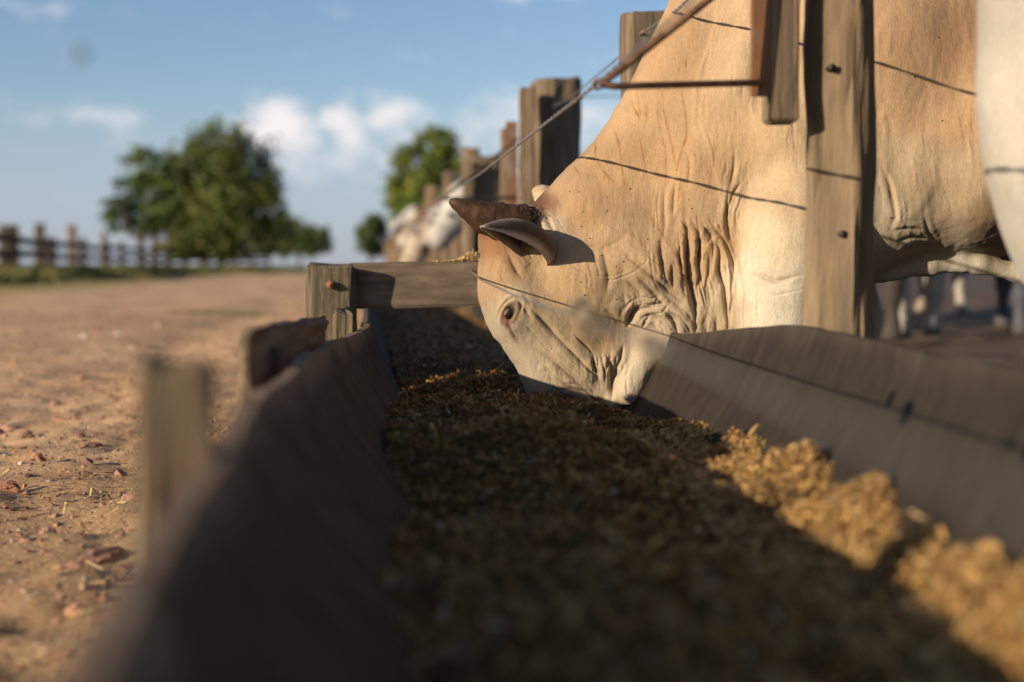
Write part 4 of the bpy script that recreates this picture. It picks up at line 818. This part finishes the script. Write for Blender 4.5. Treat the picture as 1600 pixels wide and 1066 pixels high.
# eye rim, tear streak, dark band along the belly fold
k_ = np.exp(-(er/1.15)**4)[:, None]; ch = ch*(1-k_)+k_*np.array([.030, .015, .010])
k_ = .80*np.exp(-((er-1.30)/.24)**2)[:, None]; ch = ch*(1-k_)+k_*np.array([.15, .075, .045])
k_ = .45*np.exp(-((er-2.0)/.18)**2)[:, None]*np.clip((EY+10-vpy)/16, 0, 1)[:, None]; ch = ch*(1-k_)+k_*np.array([.20, .12, .075])
m, d, al = seg_dist(vpx, vpy, [(790, 496), (793, 508), (799, 519), (808, 532), (812, 545)], 20); k_ = (np.exp(-(d/3.6)**2)*(1-al)**.5*.97)[:, None]; ch[m] = ch[m]*(1-k_)+k_*np.array([.085, .018, .010])
m, d, al = seg_dist(vpx, vpy, [(1520, 382), (1560, 384), (1620, 386)], 30); k_ = (np.exp(-(d/5.0)**2)*.7)[:, None]; ch[m] = ch[m]*(1-k_)+k_*np.array([.06, .04, .02])
hoofz = np.clip((.055-HV[:, 2])/.02, 0, 1)[:, None]; ch = ch*(1-hoofz)+hoofz*np.array([.05, .04, .03])
ch = np.clip(ch, .004, .9)
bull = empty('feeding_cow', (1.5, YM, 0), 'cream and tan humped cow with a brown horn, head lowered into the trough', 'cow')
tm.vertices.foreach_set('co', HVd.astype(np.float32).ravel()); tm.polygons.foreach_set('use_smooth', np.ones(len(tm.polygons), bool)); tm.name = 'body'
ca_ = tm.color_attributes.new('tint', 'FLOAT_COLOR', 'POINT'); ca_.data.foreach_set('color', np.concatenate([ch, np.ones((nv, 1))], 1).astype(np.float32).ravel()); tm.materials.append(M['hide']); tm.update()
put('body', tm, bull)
def near_surf(px, py):
    """point of the near flank that projects to (px,py)"""
    m = np.where((np.abs(vpx-px) < 6) & (np.abs(vpy-py) < 6) & (HV[:, 1] < YM))[0]
    if not len(m): return P(px, py, 3.0)
    k_ = m[np.argmin((vpx[m]-px)**2+(vpy[m]-py)**2+4e4*np.maximum(0, HVd[m, 1]-HVd[m, 1].min()-.03))]; return HVd[k_]
# eyes
for sg in (-1, 1):
    p = near_surf(EX, EY).copy(); p[1] += .006
    if sg > 0: p[1] = 2*YM-p[1]
    v = IV3*np.array([.0145, .0105, .0165])+p; eb_ = put('eye', mesh_np('eye', v, [IF3], M['eye']), bull)
    for (dv, cut, rr, colr) in ((np.array([-.80, .1, .60]), .42, 1.10, (.15, .085, .052)), (np.array([.75, 0, -.66]), .66, 1.08, (.10, .028, .018))):      # heavy upper lid, wet lower lid
        kf = (IV3[IF3].mean(1)@dv) > cut; put('eyelid', mesh_np('eyelid', IV3*np.array([.0145, .0105, .0165])*rr+p, [IF3[kf]], M['ear'], True, np.tile(np.array(colr), (len(IV3), 1))), eb_)
# horns
def horn(sg, tipoff=(0, 0, 0)):
    y = lambda a: YM+sg*a
    c_ = np.array([P(818, 352, y(.050)), P(788, 349, y(.065)), P(756, 340, y(.078)), P(726, 325, y(.09)), P(703, 314, y(.095))])+np.linspace(0, 1, 5)[:, None]*np.array(tipoff)
    c_ = resample(c_, 18); r = np.interp(np.linspace(0, 1, 18), [0, .25, .55, .85, .97, 1], [.046, .043, .035, .019, .012, .005]); r = r*(1+.035*np.sin(np.linspace(0, 40, 18)))
    V, Q, T = tube_arrays(c_, r, 18); V = V+.0022*fbm(V[:, 0]*60, V[:, 1]*60, V[:, 2]*60, 3, 4)[:, None]; put('horn', mesh_np('horn', V, [Q, T], M['horn']), bull)
horn(-1); horn(1, (.02, 0, -.02))
# ears: cupped leaf with a pale rim
def ear(base, tip, opening, rmax, parent, dark=(.085, .048, .030), inner=(.05, .034, .022), rim=(.50, .41, .31), droop=.015):
    base, tip = np.array(base), np.array(tip); ax = tip-base; L_ = np.linalg.norm(ax); ax /= L_; o = np.array(opening, float); o -= ax*(o@ax); o /= np.linalg.norm(o); s = np.cross(ax, o)
    nu, nv_ = 26, 21; us = np.linspace(0, 1, nu); vs_ = np.linspace(-1, 1, nv_); Vo, Vi, C_, Ci = [], [], [], []
    for u_ in us:
        r = rmax*np.interp(u_, [0, .12, .3, .5, .72, .9, 1], [.80, .95, 1.0, .90, .62, .30, .05]); half = np.interp(u_, [0, .12, .35, .7, 1], [2.9, 2.5, 2.1, 1.95, 1.8]); cen = base+ax*L_*u_-o*droop*math.sin(math.pi*u_)
        for v_ in vs_:
            a = v_*half; rr = r*(1.0 if abs(v_) < .8 else 1+.10*(abs(v_)-.8)/.2); d = -o*math.cos(a)+s*math.sin(a)*1.08; Vo.append(cen+d*rr); th_ = .0032*(1-.55*abs(v_)**3); Vi.append(cen+d*max(rr-th_, .0005))
            e = max(np.clip((abs(v_)-.76)/.10, 0, 1), np.clip((u_-.93)/.07, 0, 1)); nz = 1+.35*vnoise(np.array([u_*14]), np.array([v_*9]), None, 3)[0]
            pale = np.clip((.30-u_)/.25, 0, 1)*.35
            C_.append((np.array(dark)*nz*(1-pale)+pale*np.array([.40, .32, .25]))*(1-e)+e*np.array(rim)); Ci.append(np.array(inner)*(nz)*(1-e)+e*np.array(rim))
    n_ = nu*nv_; V = np.array(Vo+Vi); C_ = np.array(C_+Ci); i, j = np.meshgrid(np.arange(nu-1), np.arange(nv_-1), indexing='ij'); a = (i*nv_+j).ravel(); q1 = np.stack([a, a+1, a+nv_+1, a+nv_], 1); q2 = q1[:, ::-1]+n_
    ed = [np.stack([i_*nv_+c0, (i_+1)*nv_+c0, (i_+1)*nv_+c0+n_, i_*nv_+c0+n_], 1) for c0, i_ in ((0, np.arange(nu-1)), (nv_-1, np.arange(nu-1)))]; j = np.arange(nv_-1)+(nu-1)*nv_; ed.append(np.stack([j, j+1, j+1+n_, j+n_], 1))
    V = V+.0010*fbm(V[:, 0]*90, V[:, 1]*90, V[:, 2]*90, 2, 8)[:, None]
    e_ = put('ear', mesh_np('ear', V, [np.concatenate([q1, q2]+ed)], M['ear'], True, np.clip(C_, .003, .8)), parent)
    # hairs inside the cup
    rg = np.random.default_rng(4); m_ = 260; hp = []
    uu, vv = rg.uniform(.1, .9, m_), rg.uniform(-.8, .8, m_); k_ = (np.round(uu*(nu-1))*nv_+np.round((vv+1)/2*(nv_-1))).astype(int)+n_
    b_ = V[k_]; d = ax[None]*rg.uniform(.2, .8, (m_, 1))+o[None]*rg.uniform(.3, .9, (m_, 1))+rg.normal(0, .25, (m_, 3)); d /= np.linalg.norm(d, axis=1)[:, None]; ln = rg.uniform(.008, .018, (m_, 1)); w_ = np.cross(d, [0, 1.0, .2]); w_ /= np.linalg.norm(w_, axis=1)[:, None]
    hv = np.stack([b_-w_*.0006, b_+w_*.0006, b_+d*ln], 1).reshape(-1, 3); put('ear_hair', mesh_np('ear_hair', hv, [np.arange(m_*3).reshape(-1, 3)], M['ear'], False, np.repeat(rg.uniform(.06, .26, (m_, 1))*np.array([[1, .8, .6]]), 3, 0)), e_)
    return e_
ear(P(854, 393, 3.08), P(751, 355, 2.89), (-.50, -.50, -.70), .039, bull, droop=.010)
ear(P(862, 330, 3.26), P(833, 297, 3.37), (-.3, .6, -.7), .026, bull, dark=(.42, .29, .17), inner=(.3, .2, .12), rim=(.45, .33, .2))
# rough red-brown hair on the poll, round the horn roots
rgp = np.random.default_rng(17); m_ = 2600; cpx_, cpy_ = rgp.normal(815, 17, m_), rgp.normal(338, 7, m_); yy_ = rgp.uniform(-.085, .05, m_); b_ = np.array([P(a_, c_, YM+y_) for a_, c_, y_ in zip(cpx_, cpy_, yy_)])
tp = np.clip((b_[:, 0]-P(790, 330, YM)[0])/.09, 0, 1); d = np.stack([-.5+.9*rgp.random(m_)-.2*tp, -.55-.5*rgp.random(m_), .1+.55*rgp.normal(0, 1, m_)], 1); d /= np.linalg.norm(d, axis=1)[:, None]; ln = rgp.uniform(.006, .015, (m_, 1)); w_ = np.cross(d, [0, .4, 1.0]); w_ /= np.linalg.norm(w_, axis=1)[:, None]
mid_ = b_+d*ln*.55+rgp.normal(0, .002, (m_, 3)); tip_ = b_+d*ln+np.array([0, 0, -.5])*ln*.5
hv = np.stack([b_-w_*.0009, b_+w_*.0009, mid_+w_*.0007, mid_-w_*.0007, tip_], 1).reshape(-1, 3); o_ = (np.arange(m_)*5)[:, None]
put('poll_tuft', mesh_np('poll_tuft', hv, [o_+[0, 1, 2, 3], o_+[3, 2, 4]], M['ear'], False, np.repeat(rgp.uniform(.5, 1.3, (m_, 1))*np.array([[.16, .068, .027]]), 5, 0)), bull)['kind'] = 'stuff'
# flies and ticks on the hide
sp = [(948, 330), (910, 331), (909, 355), (922, 373), (953, 408), (908, 441), (917, 450), (914, 461), (963, 468), (862, 544), (1030, 360), (1012, 374), (949, 308), (1076, 313), (1028, 378), (963, 416), (974, 408), (1101, 298), (984, 296), (1081, 326), (1056, 265), (890, 300), (1473, 190), (1180, 108), (1109, 108), (1392, 340), (1466, 60), (1430, 120), (940, 400), (905, 300)]
parts = []
for k_, (px, py) in enumerate(sp):
    p = near_surf(px, py); r = .0015*(.7+.6*rf.random()); parts.append((IV1*np.array([r*1.2, r*.7, r*1.1])+p+np.array([0, -.0005, 0]), IF1))
V, Fs = join_arrays(parts); tag(put('dark_specks', mesh_np('dark_specks', V, Fs, M['fly']), bull), kind='stuff')

# ------------------------------------------------------------------ the other cattle
def cow_mesh(name, h, head, tone, seed, hump=True, dirt=.3, brisket=0):
    """whole animal facing -X, feet on z=0, shoulder over x=0. head: (poll xyz, muzzle xyz, neck mid, neck radius)"""
    f = Field((-1.15, -.42, -.02), (1.75, .42, 1.85), h)
    f.ell((.62, 0, .93), (.82, .33, .40), .05); f.ell((.06, 0, .98), (.30, .25, .42), .08); f.ell((1.22, 0, .98), (.36, .28, .35), .08)
    if hump: f.ell((.02, 0, 1.36), (.22, .11, .17), .12)
    if brisket: f.ell((-.22, 0, .80), (.15, .15, .36), .10)
    poll, muz, nm, nr = head
    f.cone((.02, 0, 1.02), nm, .30, nr, .10, (1, 1.5, 1)); f.cone(nm, poll, nr, .125, .08, (1, 1.25, 1)); f.cone(poll, muz, .122, .086, .05, (1, 1.02, 1)); f.ell(tuple(np.array(muz)), (.085, .085, .08), .03)
    jw = np.array(poll)*.45+np.array(muz)*.55+np.array([.05, 0, -.05]); f.cone(tuple(np.array(poll)+[.04, 0, -.08]), tuple(jw), .08, .06, .04)
    f.cone((-.22, 0, .74), (.02, 0, .55), .10, .09, .10, (1, 1.6, 1)); f.cone(tuple((np.array(nm)+np.array(poll))/2+[.05, 0, -.16]), (-.20, 0, .72), .06, .10, .12, (1, 2.0, 1))
    for sg in (-1, 1):
        lg = [[(.08, .17, .75, .13), (.02, .17, .52, .085), (.02, .165, .36, .06), (.02, .16, .28, .056), (.03, .16, .12, .042), (.02, .16, .05, .054), (.01, .16, .01, .06)],
              [(1.25, .16, .85, .19), (1.20, .17, .60, .11), (1.33, .17, .43, .066), (1.35, .17, .35, .055), (1.32, .17, .13, .043), (1.30, .17, .05, .054), (1.29, .17, .01, .06)]]
        for l_ in lg:
            sh = rf.uniform(-.06, .06)
            for a, b_ in zip(l_[:-1], l_[1:]): f.cone((a[0]+sh*(1-a[2]), a[1]*sg, a[2]), (b_[0]+sh*(1-b_[2]), b_[1]*sg, b_[2]), a[3], b_[3], .05)
    tl = [(1.55, 0, 1.15, .05), (1.64, 0, .95, .028), (1.65, 0, .55, .02), (1.64, 0, .40, .04), (1.64, 0, .24, .015)]
    for a, b_ in zip(tl[:-1], tl[1:]): f.cone(a[:3], b_[:3], a[3], b_[3], .04)
    V, Q = f.mesh(); V = lap_smooth(V, Q, 2, .5); V = V+(.006*fbm(V[:, 0]*6, V[:, 1]*6, V[:, 2]*5, 3, seed))[:, None]*np.array([.6, 1, .6])
    c_ = np.array(tone)[None]*(1+.14*fbm(V[:, 0]*4, V[:, 1]*4, V[:, 2]*4, 4, seed+5))[:, None]
    d = np.clip((.52-V[:, 2])/.4, 0, 1)*dirt+dirt*.6*np.clip(fbm(V[:, 0]*2, V[:, 1]*2, V[:, 2]*2, 3, seed+8), 0, 1); c_ = c_*(1-d[:, None])+d[:, None]*np.array([.16, .11, .07])
    mz = np.clip(1-np.linalg.norm(V-np.array(muz)-[-.05, 0, -.03], axis=1)/.085, 0, 1)[:, None]*.9; c_ = c_*(1-mz)+mz*np.array([.05, .04, .035])
    hf = np.clip((.05-V[:, 2])/.02, 0, 1)[:, None]; c_ = c_*(1-hf)+hf*np.array([.05, .04, .03])
    return mesh_np(name, V, [Q], M['hide'], True, np.clip(c_, .004, .9))
def make_cow(loc, rz, label, h, head, tone, seed, group, dirt=.3, tag_red=False, name='standing_cow'):
    root = empty(name, (0, 0, 0), label, 'cow', group)
    put('body', cow_mesh('body', h, head, tone, seed, dirt=dirt, brisket=seed == 71), root); poll, muz = np.array(head[0]), np.array(head[1]); ax = (muz-poll)/np.linalg.norm(muz-poll)
    for sg in (-1, 1):
        e = poll+ax*.16+np.array([0, sg*.105, 0])-np.cross(ax, [0, 1, 0])*(.03 if np.cross(ax, [0, 1, 0])[2] < 0 else -.03)
        put('eye', mesh_np('eye', IV2*.019+e, [IF2], M['eye']), root)
        b_ = poll+ax*.01+np.array([.03, sg*.09, .0]); ear(b_, b_+np.array([.03, sg*.19, -.03]), (-.8, 0, -.5), .045, root, dark=tuple(np.array(tone)*.8), inner=(.12, .08, .06), rim=tuple(np.array(tone)*.9))
        hp = poll-ax*.05+np.array([0, sg*.06, .02]); tube('horn', resample([hp, hp+[.0, sg*.05, .05], hp+[.01, sg*.08, .12]], 8), np.linspace(.026, .006, 8), M['horn'], root, 10)
    if tag_red:
        b_ = poll+np.array([.04, -.22, -.06]); put('ear_tag', mesh_np('ear_tag', IV2*np.array([.035, .006, .045])+b_, [IF2], M['tag']), root)
    kids(root); root.location = loc; root.rotation_euler = (0, 0, rz); return root
UPH = ((-.50, 0, 1.42), (-.82, 0, 1.20), (-.30, 0, 1.22), .18); MID = ((-.64, 0, 1.12), (-.83, 0, .84), (-.36, 0, 1.08), .18); LOW = ((-.70, 0, .70), (-.86, 0, .34), (-.42, 0, .90), .17)
WHITE = (.46, .42, .36); GREYW = (.36, .34, .32); CREAM = (.42, .34, .25); DARK = (.035, .030, .028); SLATE = (.06, .068, .085)
make_cow((1.215, 1.90, -.05), R(4), 'pale cream cow cropped by the right edge, chest close behind the trough', .014, UPH, (.37, .335, .275), 71, 'cattle in the feedlot', .06)
make_cow((1.42, 11.6, -.14), R(-4), 'white cow with a red ear tag, head held over the far trough', .022, MID, WHITE, 72, 'cattle in the feedlot', .15, True)
GR = 'cattle in the feedlot'
make_cow((1.34, 10.4, -.16), R(3), 'dusty white cow, nearest of the row along the far trough', .024, MID, (.40, .37, .33), 82, GR, .2)
make_cow((1.46, 13.9, -.25), R(6), 'grey white cow reaching over the far trough behind the red tagged one', .028, UPH, GREYW, 73, GR, .2)
make_cow((1.25, 16.2, 0), R(-8), 'cream cow with lowered head at the far trough', .028, LOW, CREAM, 74, GR, .2)
make_cow((1.3, 19.0, -.05), R(5), 'dusty white cow, second farthest along the trough', .03, MID, WHITE, 75, GR, .3)
make_cow((1.25, 23.0, -.1), R(0), 'small looking grey cow, farthest along the trough', .03, UPH, GREYW, 76, GR, .3)
make_cow((3.35, 9.3, -.02), R(78), 'black cow with dark legs seen beneath the feeding cow, left of the group', .026, MID, DARK, 77, GR, .15)
make_cow((3.95, 9.9, -.02), R(100), 'white cow with pale legs seen beneath the feeding cow', .026, MID, WHITE, 78, GR, .25)
make_cow((4.75, 9.6, -.02), R(70), 'dark slate coloured cow at the right, legs visible beneath the belly', .026, MID, SLATE, 79, GR, .15)
make_cow((6.2, 12.5, -.02), R(110), 'pale cow deep in the pen behind the slate coloured one', .03, UPH, WHITE, 80, GR, .3)
make_cow((4.6, 13.5, -.02), R(40), 'cream brown cow standing far back in the pen', .03, MID, CREAM, 81, GR, .3)

# ------------------------------------------------------------------ trees
def tree(name, label, base, clumps, nleaf, lsize, seed, trunk_r=.22, col=(.075, .115, .028), dens=1.0):
    """clumps: (dx,dy,z,rx,ry,rz) ellipsoids of foliage"""
    rg = np.random.default_rng(seed); root = empty(name, base, label, 'tree', 'trees along the road'); base = np.array(base)
    parts = []; cz = np.mean([c_[2] for c_ in clumps]); fork = base+np.array([0, 0, max(.8, cz*.42)])
    parts.append(tube_arrays(resample([base-[0, 0, .2], base+[.05, 0, fork[2]*.5], fork], 10), np.linspace(trunk_r, trunk_r*.65, 10), 10))
    for c_ in clumps:
        e = base+np.array(c_[:3]); mid = (fork+e)/2+rg.normal(0, .25, 3)+[0, 0, -.2]; parts.append(tube_arrays(resample([fork, mid, e], 9), np.linspace(trunk_r*.5, .03, 9), 7))
        for _ in range(4):
            q = e+rg.normal(0, .45, 3)*np.array(c_[3:]); parts.append(tube_arrays(resample([mid, (mid+q)/2+rg.normal(0, .12, 3), q], 6), np.linspace(trunk_r*.2, .012, 6), 5))
    V, Fs = join_arrays(parts); put('trunk', mesh_np('trunk', V, Fs, M['bark']), root)
    wts = np.array([c_[3]*c_[4]*c_[5] for c_ in clumps])**.75; ns = (wts/wts.sum()*nleaf).astype(int); P_, C_ = [], []
    for c_, m_ in zip(clumps, ns):
        # sub-clumps on the crown surface give an uneven outline and gaps
        k_ = max(8, int(26*dens)); d = rg.normal(size=(k_, 3)); d /= np.linalg.norm(d, axis=1)[:, None]; sub = d*(rg.uniform(.45, 1.0, (k_, 1))**.6); pick = rg.integers(0, k_, m_); off_ = rg.normal(size=(m_, 3))*.20
        q = sub[pick]+off_; P_.append(base+np.array(c_[:3])+q*np.array(c_[3:])); t_ = rg.uniform(.72, 1.30, k_)[pick]*rg.uniform(.8, 1.2, m_); C_.append(np.array(col)[None]*t_[:, None]*np.stack([rg.uniform(.85, 1.25, k_)[pick], np.ones(m_), rg.uniform(.8, 1.1, m_)], 1))
    p = np.concatenate(P_); c_ = np.concatenate(C_); m_ = len(p); Rm = rand_rot(m_, rg); s = rg.uniform(.6, 1.3, m_)*lsize
    loc = np.array([[-.5, 0, 0], [0, -.28, .06], [.5, 0, 0], [0, .28, .06]]); V = np.einsum('nij,kj->nki', Rm, loc)*s[:, None, None]+p[:, None]; Q = np.arange(m_*4).reshape(-1, 4)
    put('crown', mesh_np('crown', V.reshape(-1, 3), [Q], M['leaf'], False, np.repeat(c_, 4, 0)), root); return root
def TP(px, Y): return (P(px, 415, Y)[0], Y, -.05)
def at(px, py, Y, bx): p = P(px, py, Y); return p[0]-bx, p[2]+.05
def cl(base, Y, lst):
    out = []
    for (px, py, rx_, ry_) in lst: dx, z = at(px, py, Y, base[0]); k_ = Y/F_PX; out.append((dx, random.uniform(-.6, .6), z, rx_*k_, rx_*k_*.9, ry_*k_))
    return out
b_ = TP(345, 88); tree('broadleaf_tree', 'large dense green tree with rounded crown left of the road', b_, cl(b_, 88, [(340, 235, 46, 42), (300, 265, 44, 46), (385, 275, 44, 52), (340, 310, 62, 60), (410, 330, 36, 52), (275, 320, 44, 50), (420, 365, 26, 28), (360, 365, 50, 32), (300, 372, 40, 22), (300, 388, 46, 18), (385, 386, 44, 18), (345, 345, 60, 50)]), 21000, .36, 1, .3, (.100, .125, .026))
b_ = TP(222, 80); tree('broadleaf_tree', 'looser leafy tree with sky gaps, left side of the big crown', b_, cl(b_, 80, [(225, 260, 34, 28), (200, 295, 28, 26), (190, 345, 26, 22), (250, 300, 30, 40), (230, 340, 28, 30), (178, 325, 18, 14)]), 3000, .34, 2, .2, (.085, .13, .03), .6)
b_ = TP(468, 130); tree('broadleaf_tree', 'low spreading green tree at the right foot of the big crown', b_, cl(b_, 130, [(455, 372, 30, 26), (485, 378, 28, 22), (440, 365, 24, 30), (505, 366, 12, 12)]), 4500, .42, 3, .2, (.07, .105, .03))
b_ = TP(660, 70); tree('broadleaf_tree', 'bright green rounded tree behind the fence posts', b_, cl(b_, 70, [(675, 232, 34, 30), (650, 265, 36, 36), (690, 260, 30, 32), (630, 305, 26, 34), (665, 310, 46, 40), (640, 345, 26, 30), (690, 330, 32, 40)]), 9000, .30, 4, .2, (.135, .18, .032))
b_ = TP(578, 110); tree('broadleaf_tree', 'small dark green tree beyond the far end of the trough', b_, cl(b_, 110, [(580, 350, 18, 18), (572, 375, 16, 20), (592, 372, 16, 24)]), 3000, .34, 5, .14, (.065, .10, .027))

# ------------------------------------------------------------------ corral fence across the road
cor = empty('corral_fence', (-11.5, 45, -.05), 'brown wooden corral fence of posts and rails on the left of the road', 'fence')
def fp(px): Y = 44+(max(px, -300)/440.0)*70 if px >= 0 else 44+px/440*20; return np.array([P(px, 415, Y)[0], Y, -.06])
fpx = [-60, -28, 8, 20, 62, 80, 114, 130, 162, 168, 190, 220, 242, 262, 290, 318, 345, 362, 395, 420]
tops = {8: 352, 20: 352, 62: 350, 114: 352, 162: 362, 220: 366, 242: 364, 362: 388}
for k_, px in enumerate(fpx):
    b_ = fp(px); tp = tops.get(px, 360+max(0, px)*.075+rf.uniform(-3, 5)); zt = P(px, tp, b_[1])[2]
    timber('post', tuple(b_), (b_[0]+rf.uniform(-.04, .04), b_[1], zt), rf.choice((.24, .30, .38)), .28, M['post_pale'] if px in (114, 162, 362) else M['post_dark'], cor, 100+k_, rnd=.5, nseg=6, rough_=.015)
for k_, (pa, pb) in enumerate(zip(fpx[:-1], fpx[1:])):
    a, b_ = fp(pa), fp(pb)
    for z in (.42, .86, 1.30):
        if rf.random() < .06: continue
        timber('rail', (a[0], a[1]-.15, z+rf.uniform(-.05, .05)), (b_[0], b_[1]-.15, z+rf.uniform(-.05, .05)), .24, .07, M['post_dark'], cor, 200+k_, up=(0, 0, 1), roll=R(90), nseg=6, rough_=.008)
# verge grass under the corral fence and along the road edge
def grass_patch(name, label, pts, hgt_, wid, cols, seed):
    rg = np.random.default_rng(seed); m_ = len(pts); a = rg.uniform(0, 2*np.pi, m_); d = np.stack([np.cos(a), np.sin(a), 0*a], 1)*wid[:, None]; lean = rg.normal(0, .35, (m_, 3)); lean[:, 2] = 1; tipp = pts+lean*hgt_[:, None]
    V = np.stack([pts-d/2, pts+d/2, tipp], 1).reshape(-1, 3); return tag(put(name, mesh_np(name, V, [np.arange(m_*3).reshape(-1, 3)], M['grass'], False, np.repeat(cols, 3, 0))), label, 'grass', kind='stuff')
rg = np.random.default_rng(8); m_ = 26000; Y_ = np.exp(rg.uniform(np.log(34), np.log(120), m_)); fxl = np.interp(Y_, [24, 44, 114], [-9.5, -11.4, -6.9]); X_ = fxl+rg.normal(0.4, .75, m_)-np.abs(rg.normal(0, .9, m_))*(rg.random(m_) < .4)
cc = np.array([[.07, .10, .025], [.10, .12, .03], [.19, .17, .055], [.34, .25, .09]])[rg.choice(4, m_, p=[.30, .26, .24, .20])]*rg.uniform(.7, 1.2, (m_, 1))
grass_patch('verge_grass', 'dark green and dry grass growing along the foot of the corral fence', np.stack([X_, Y_, np.full(m_, -.06)], 1), rg.uniform(.15, .62, m_), rg.uniform(.05, .13, m_), cc, 9)
m_ = 1500; p0 = PG(365, 489); p1 = PG(300, 492); X_ = np.where(rg.random(m_) < .7, rg.normal(p0[0], .24, m_), rg.normal(p1[0], .2, m_)); Y_ = rg.normal(p0[1], .3, m_)
cc = np.array([[.09, .11, .03], [.16, .15, .05], [.26, .2, .09]])[rg.choice(3, m_)]*rg.uniform(.7, 1.2, (m_, 1))
grass_patch('road_grass', 'low tuft of sparse green grass on the dirt road beside the trough', np.stack([X_, Y_, road_z(X_, Y_)], 1), rg.uniform(.015, .05, m_), rg.uniform(.003, .008, m_), cc, 10)

# a fly hovering in the upper left
fp_ = P(125, 88, .95); fly = empty('fly', tuple(fp_), 'tiny blurred dark fly hovering against the sky at the upper left', 'insect')
put('body', mesh_np('body', np.concatenate([IV2*np.array([.0016, .0016, .0042]), IV2*.0016+[0, 0, .0050]])+fp_, [np.concatenate([IF2, IF2+len(IV2)])], M['fly']), fly)
for sg in (-1, 1):
    wv = np.array([[0, 0, .001], [sg*.004, .001, .0045], [sg*.0055, .001, .001], [sg*.003, .0005, -.003], [0, .0004, .0014]])+fp_
    put('wing', mesh_np('wing', wv, [np.array([[0, 1, 2, 3]]), np.array([[0, 4, 1]])], M['wire']), fly)
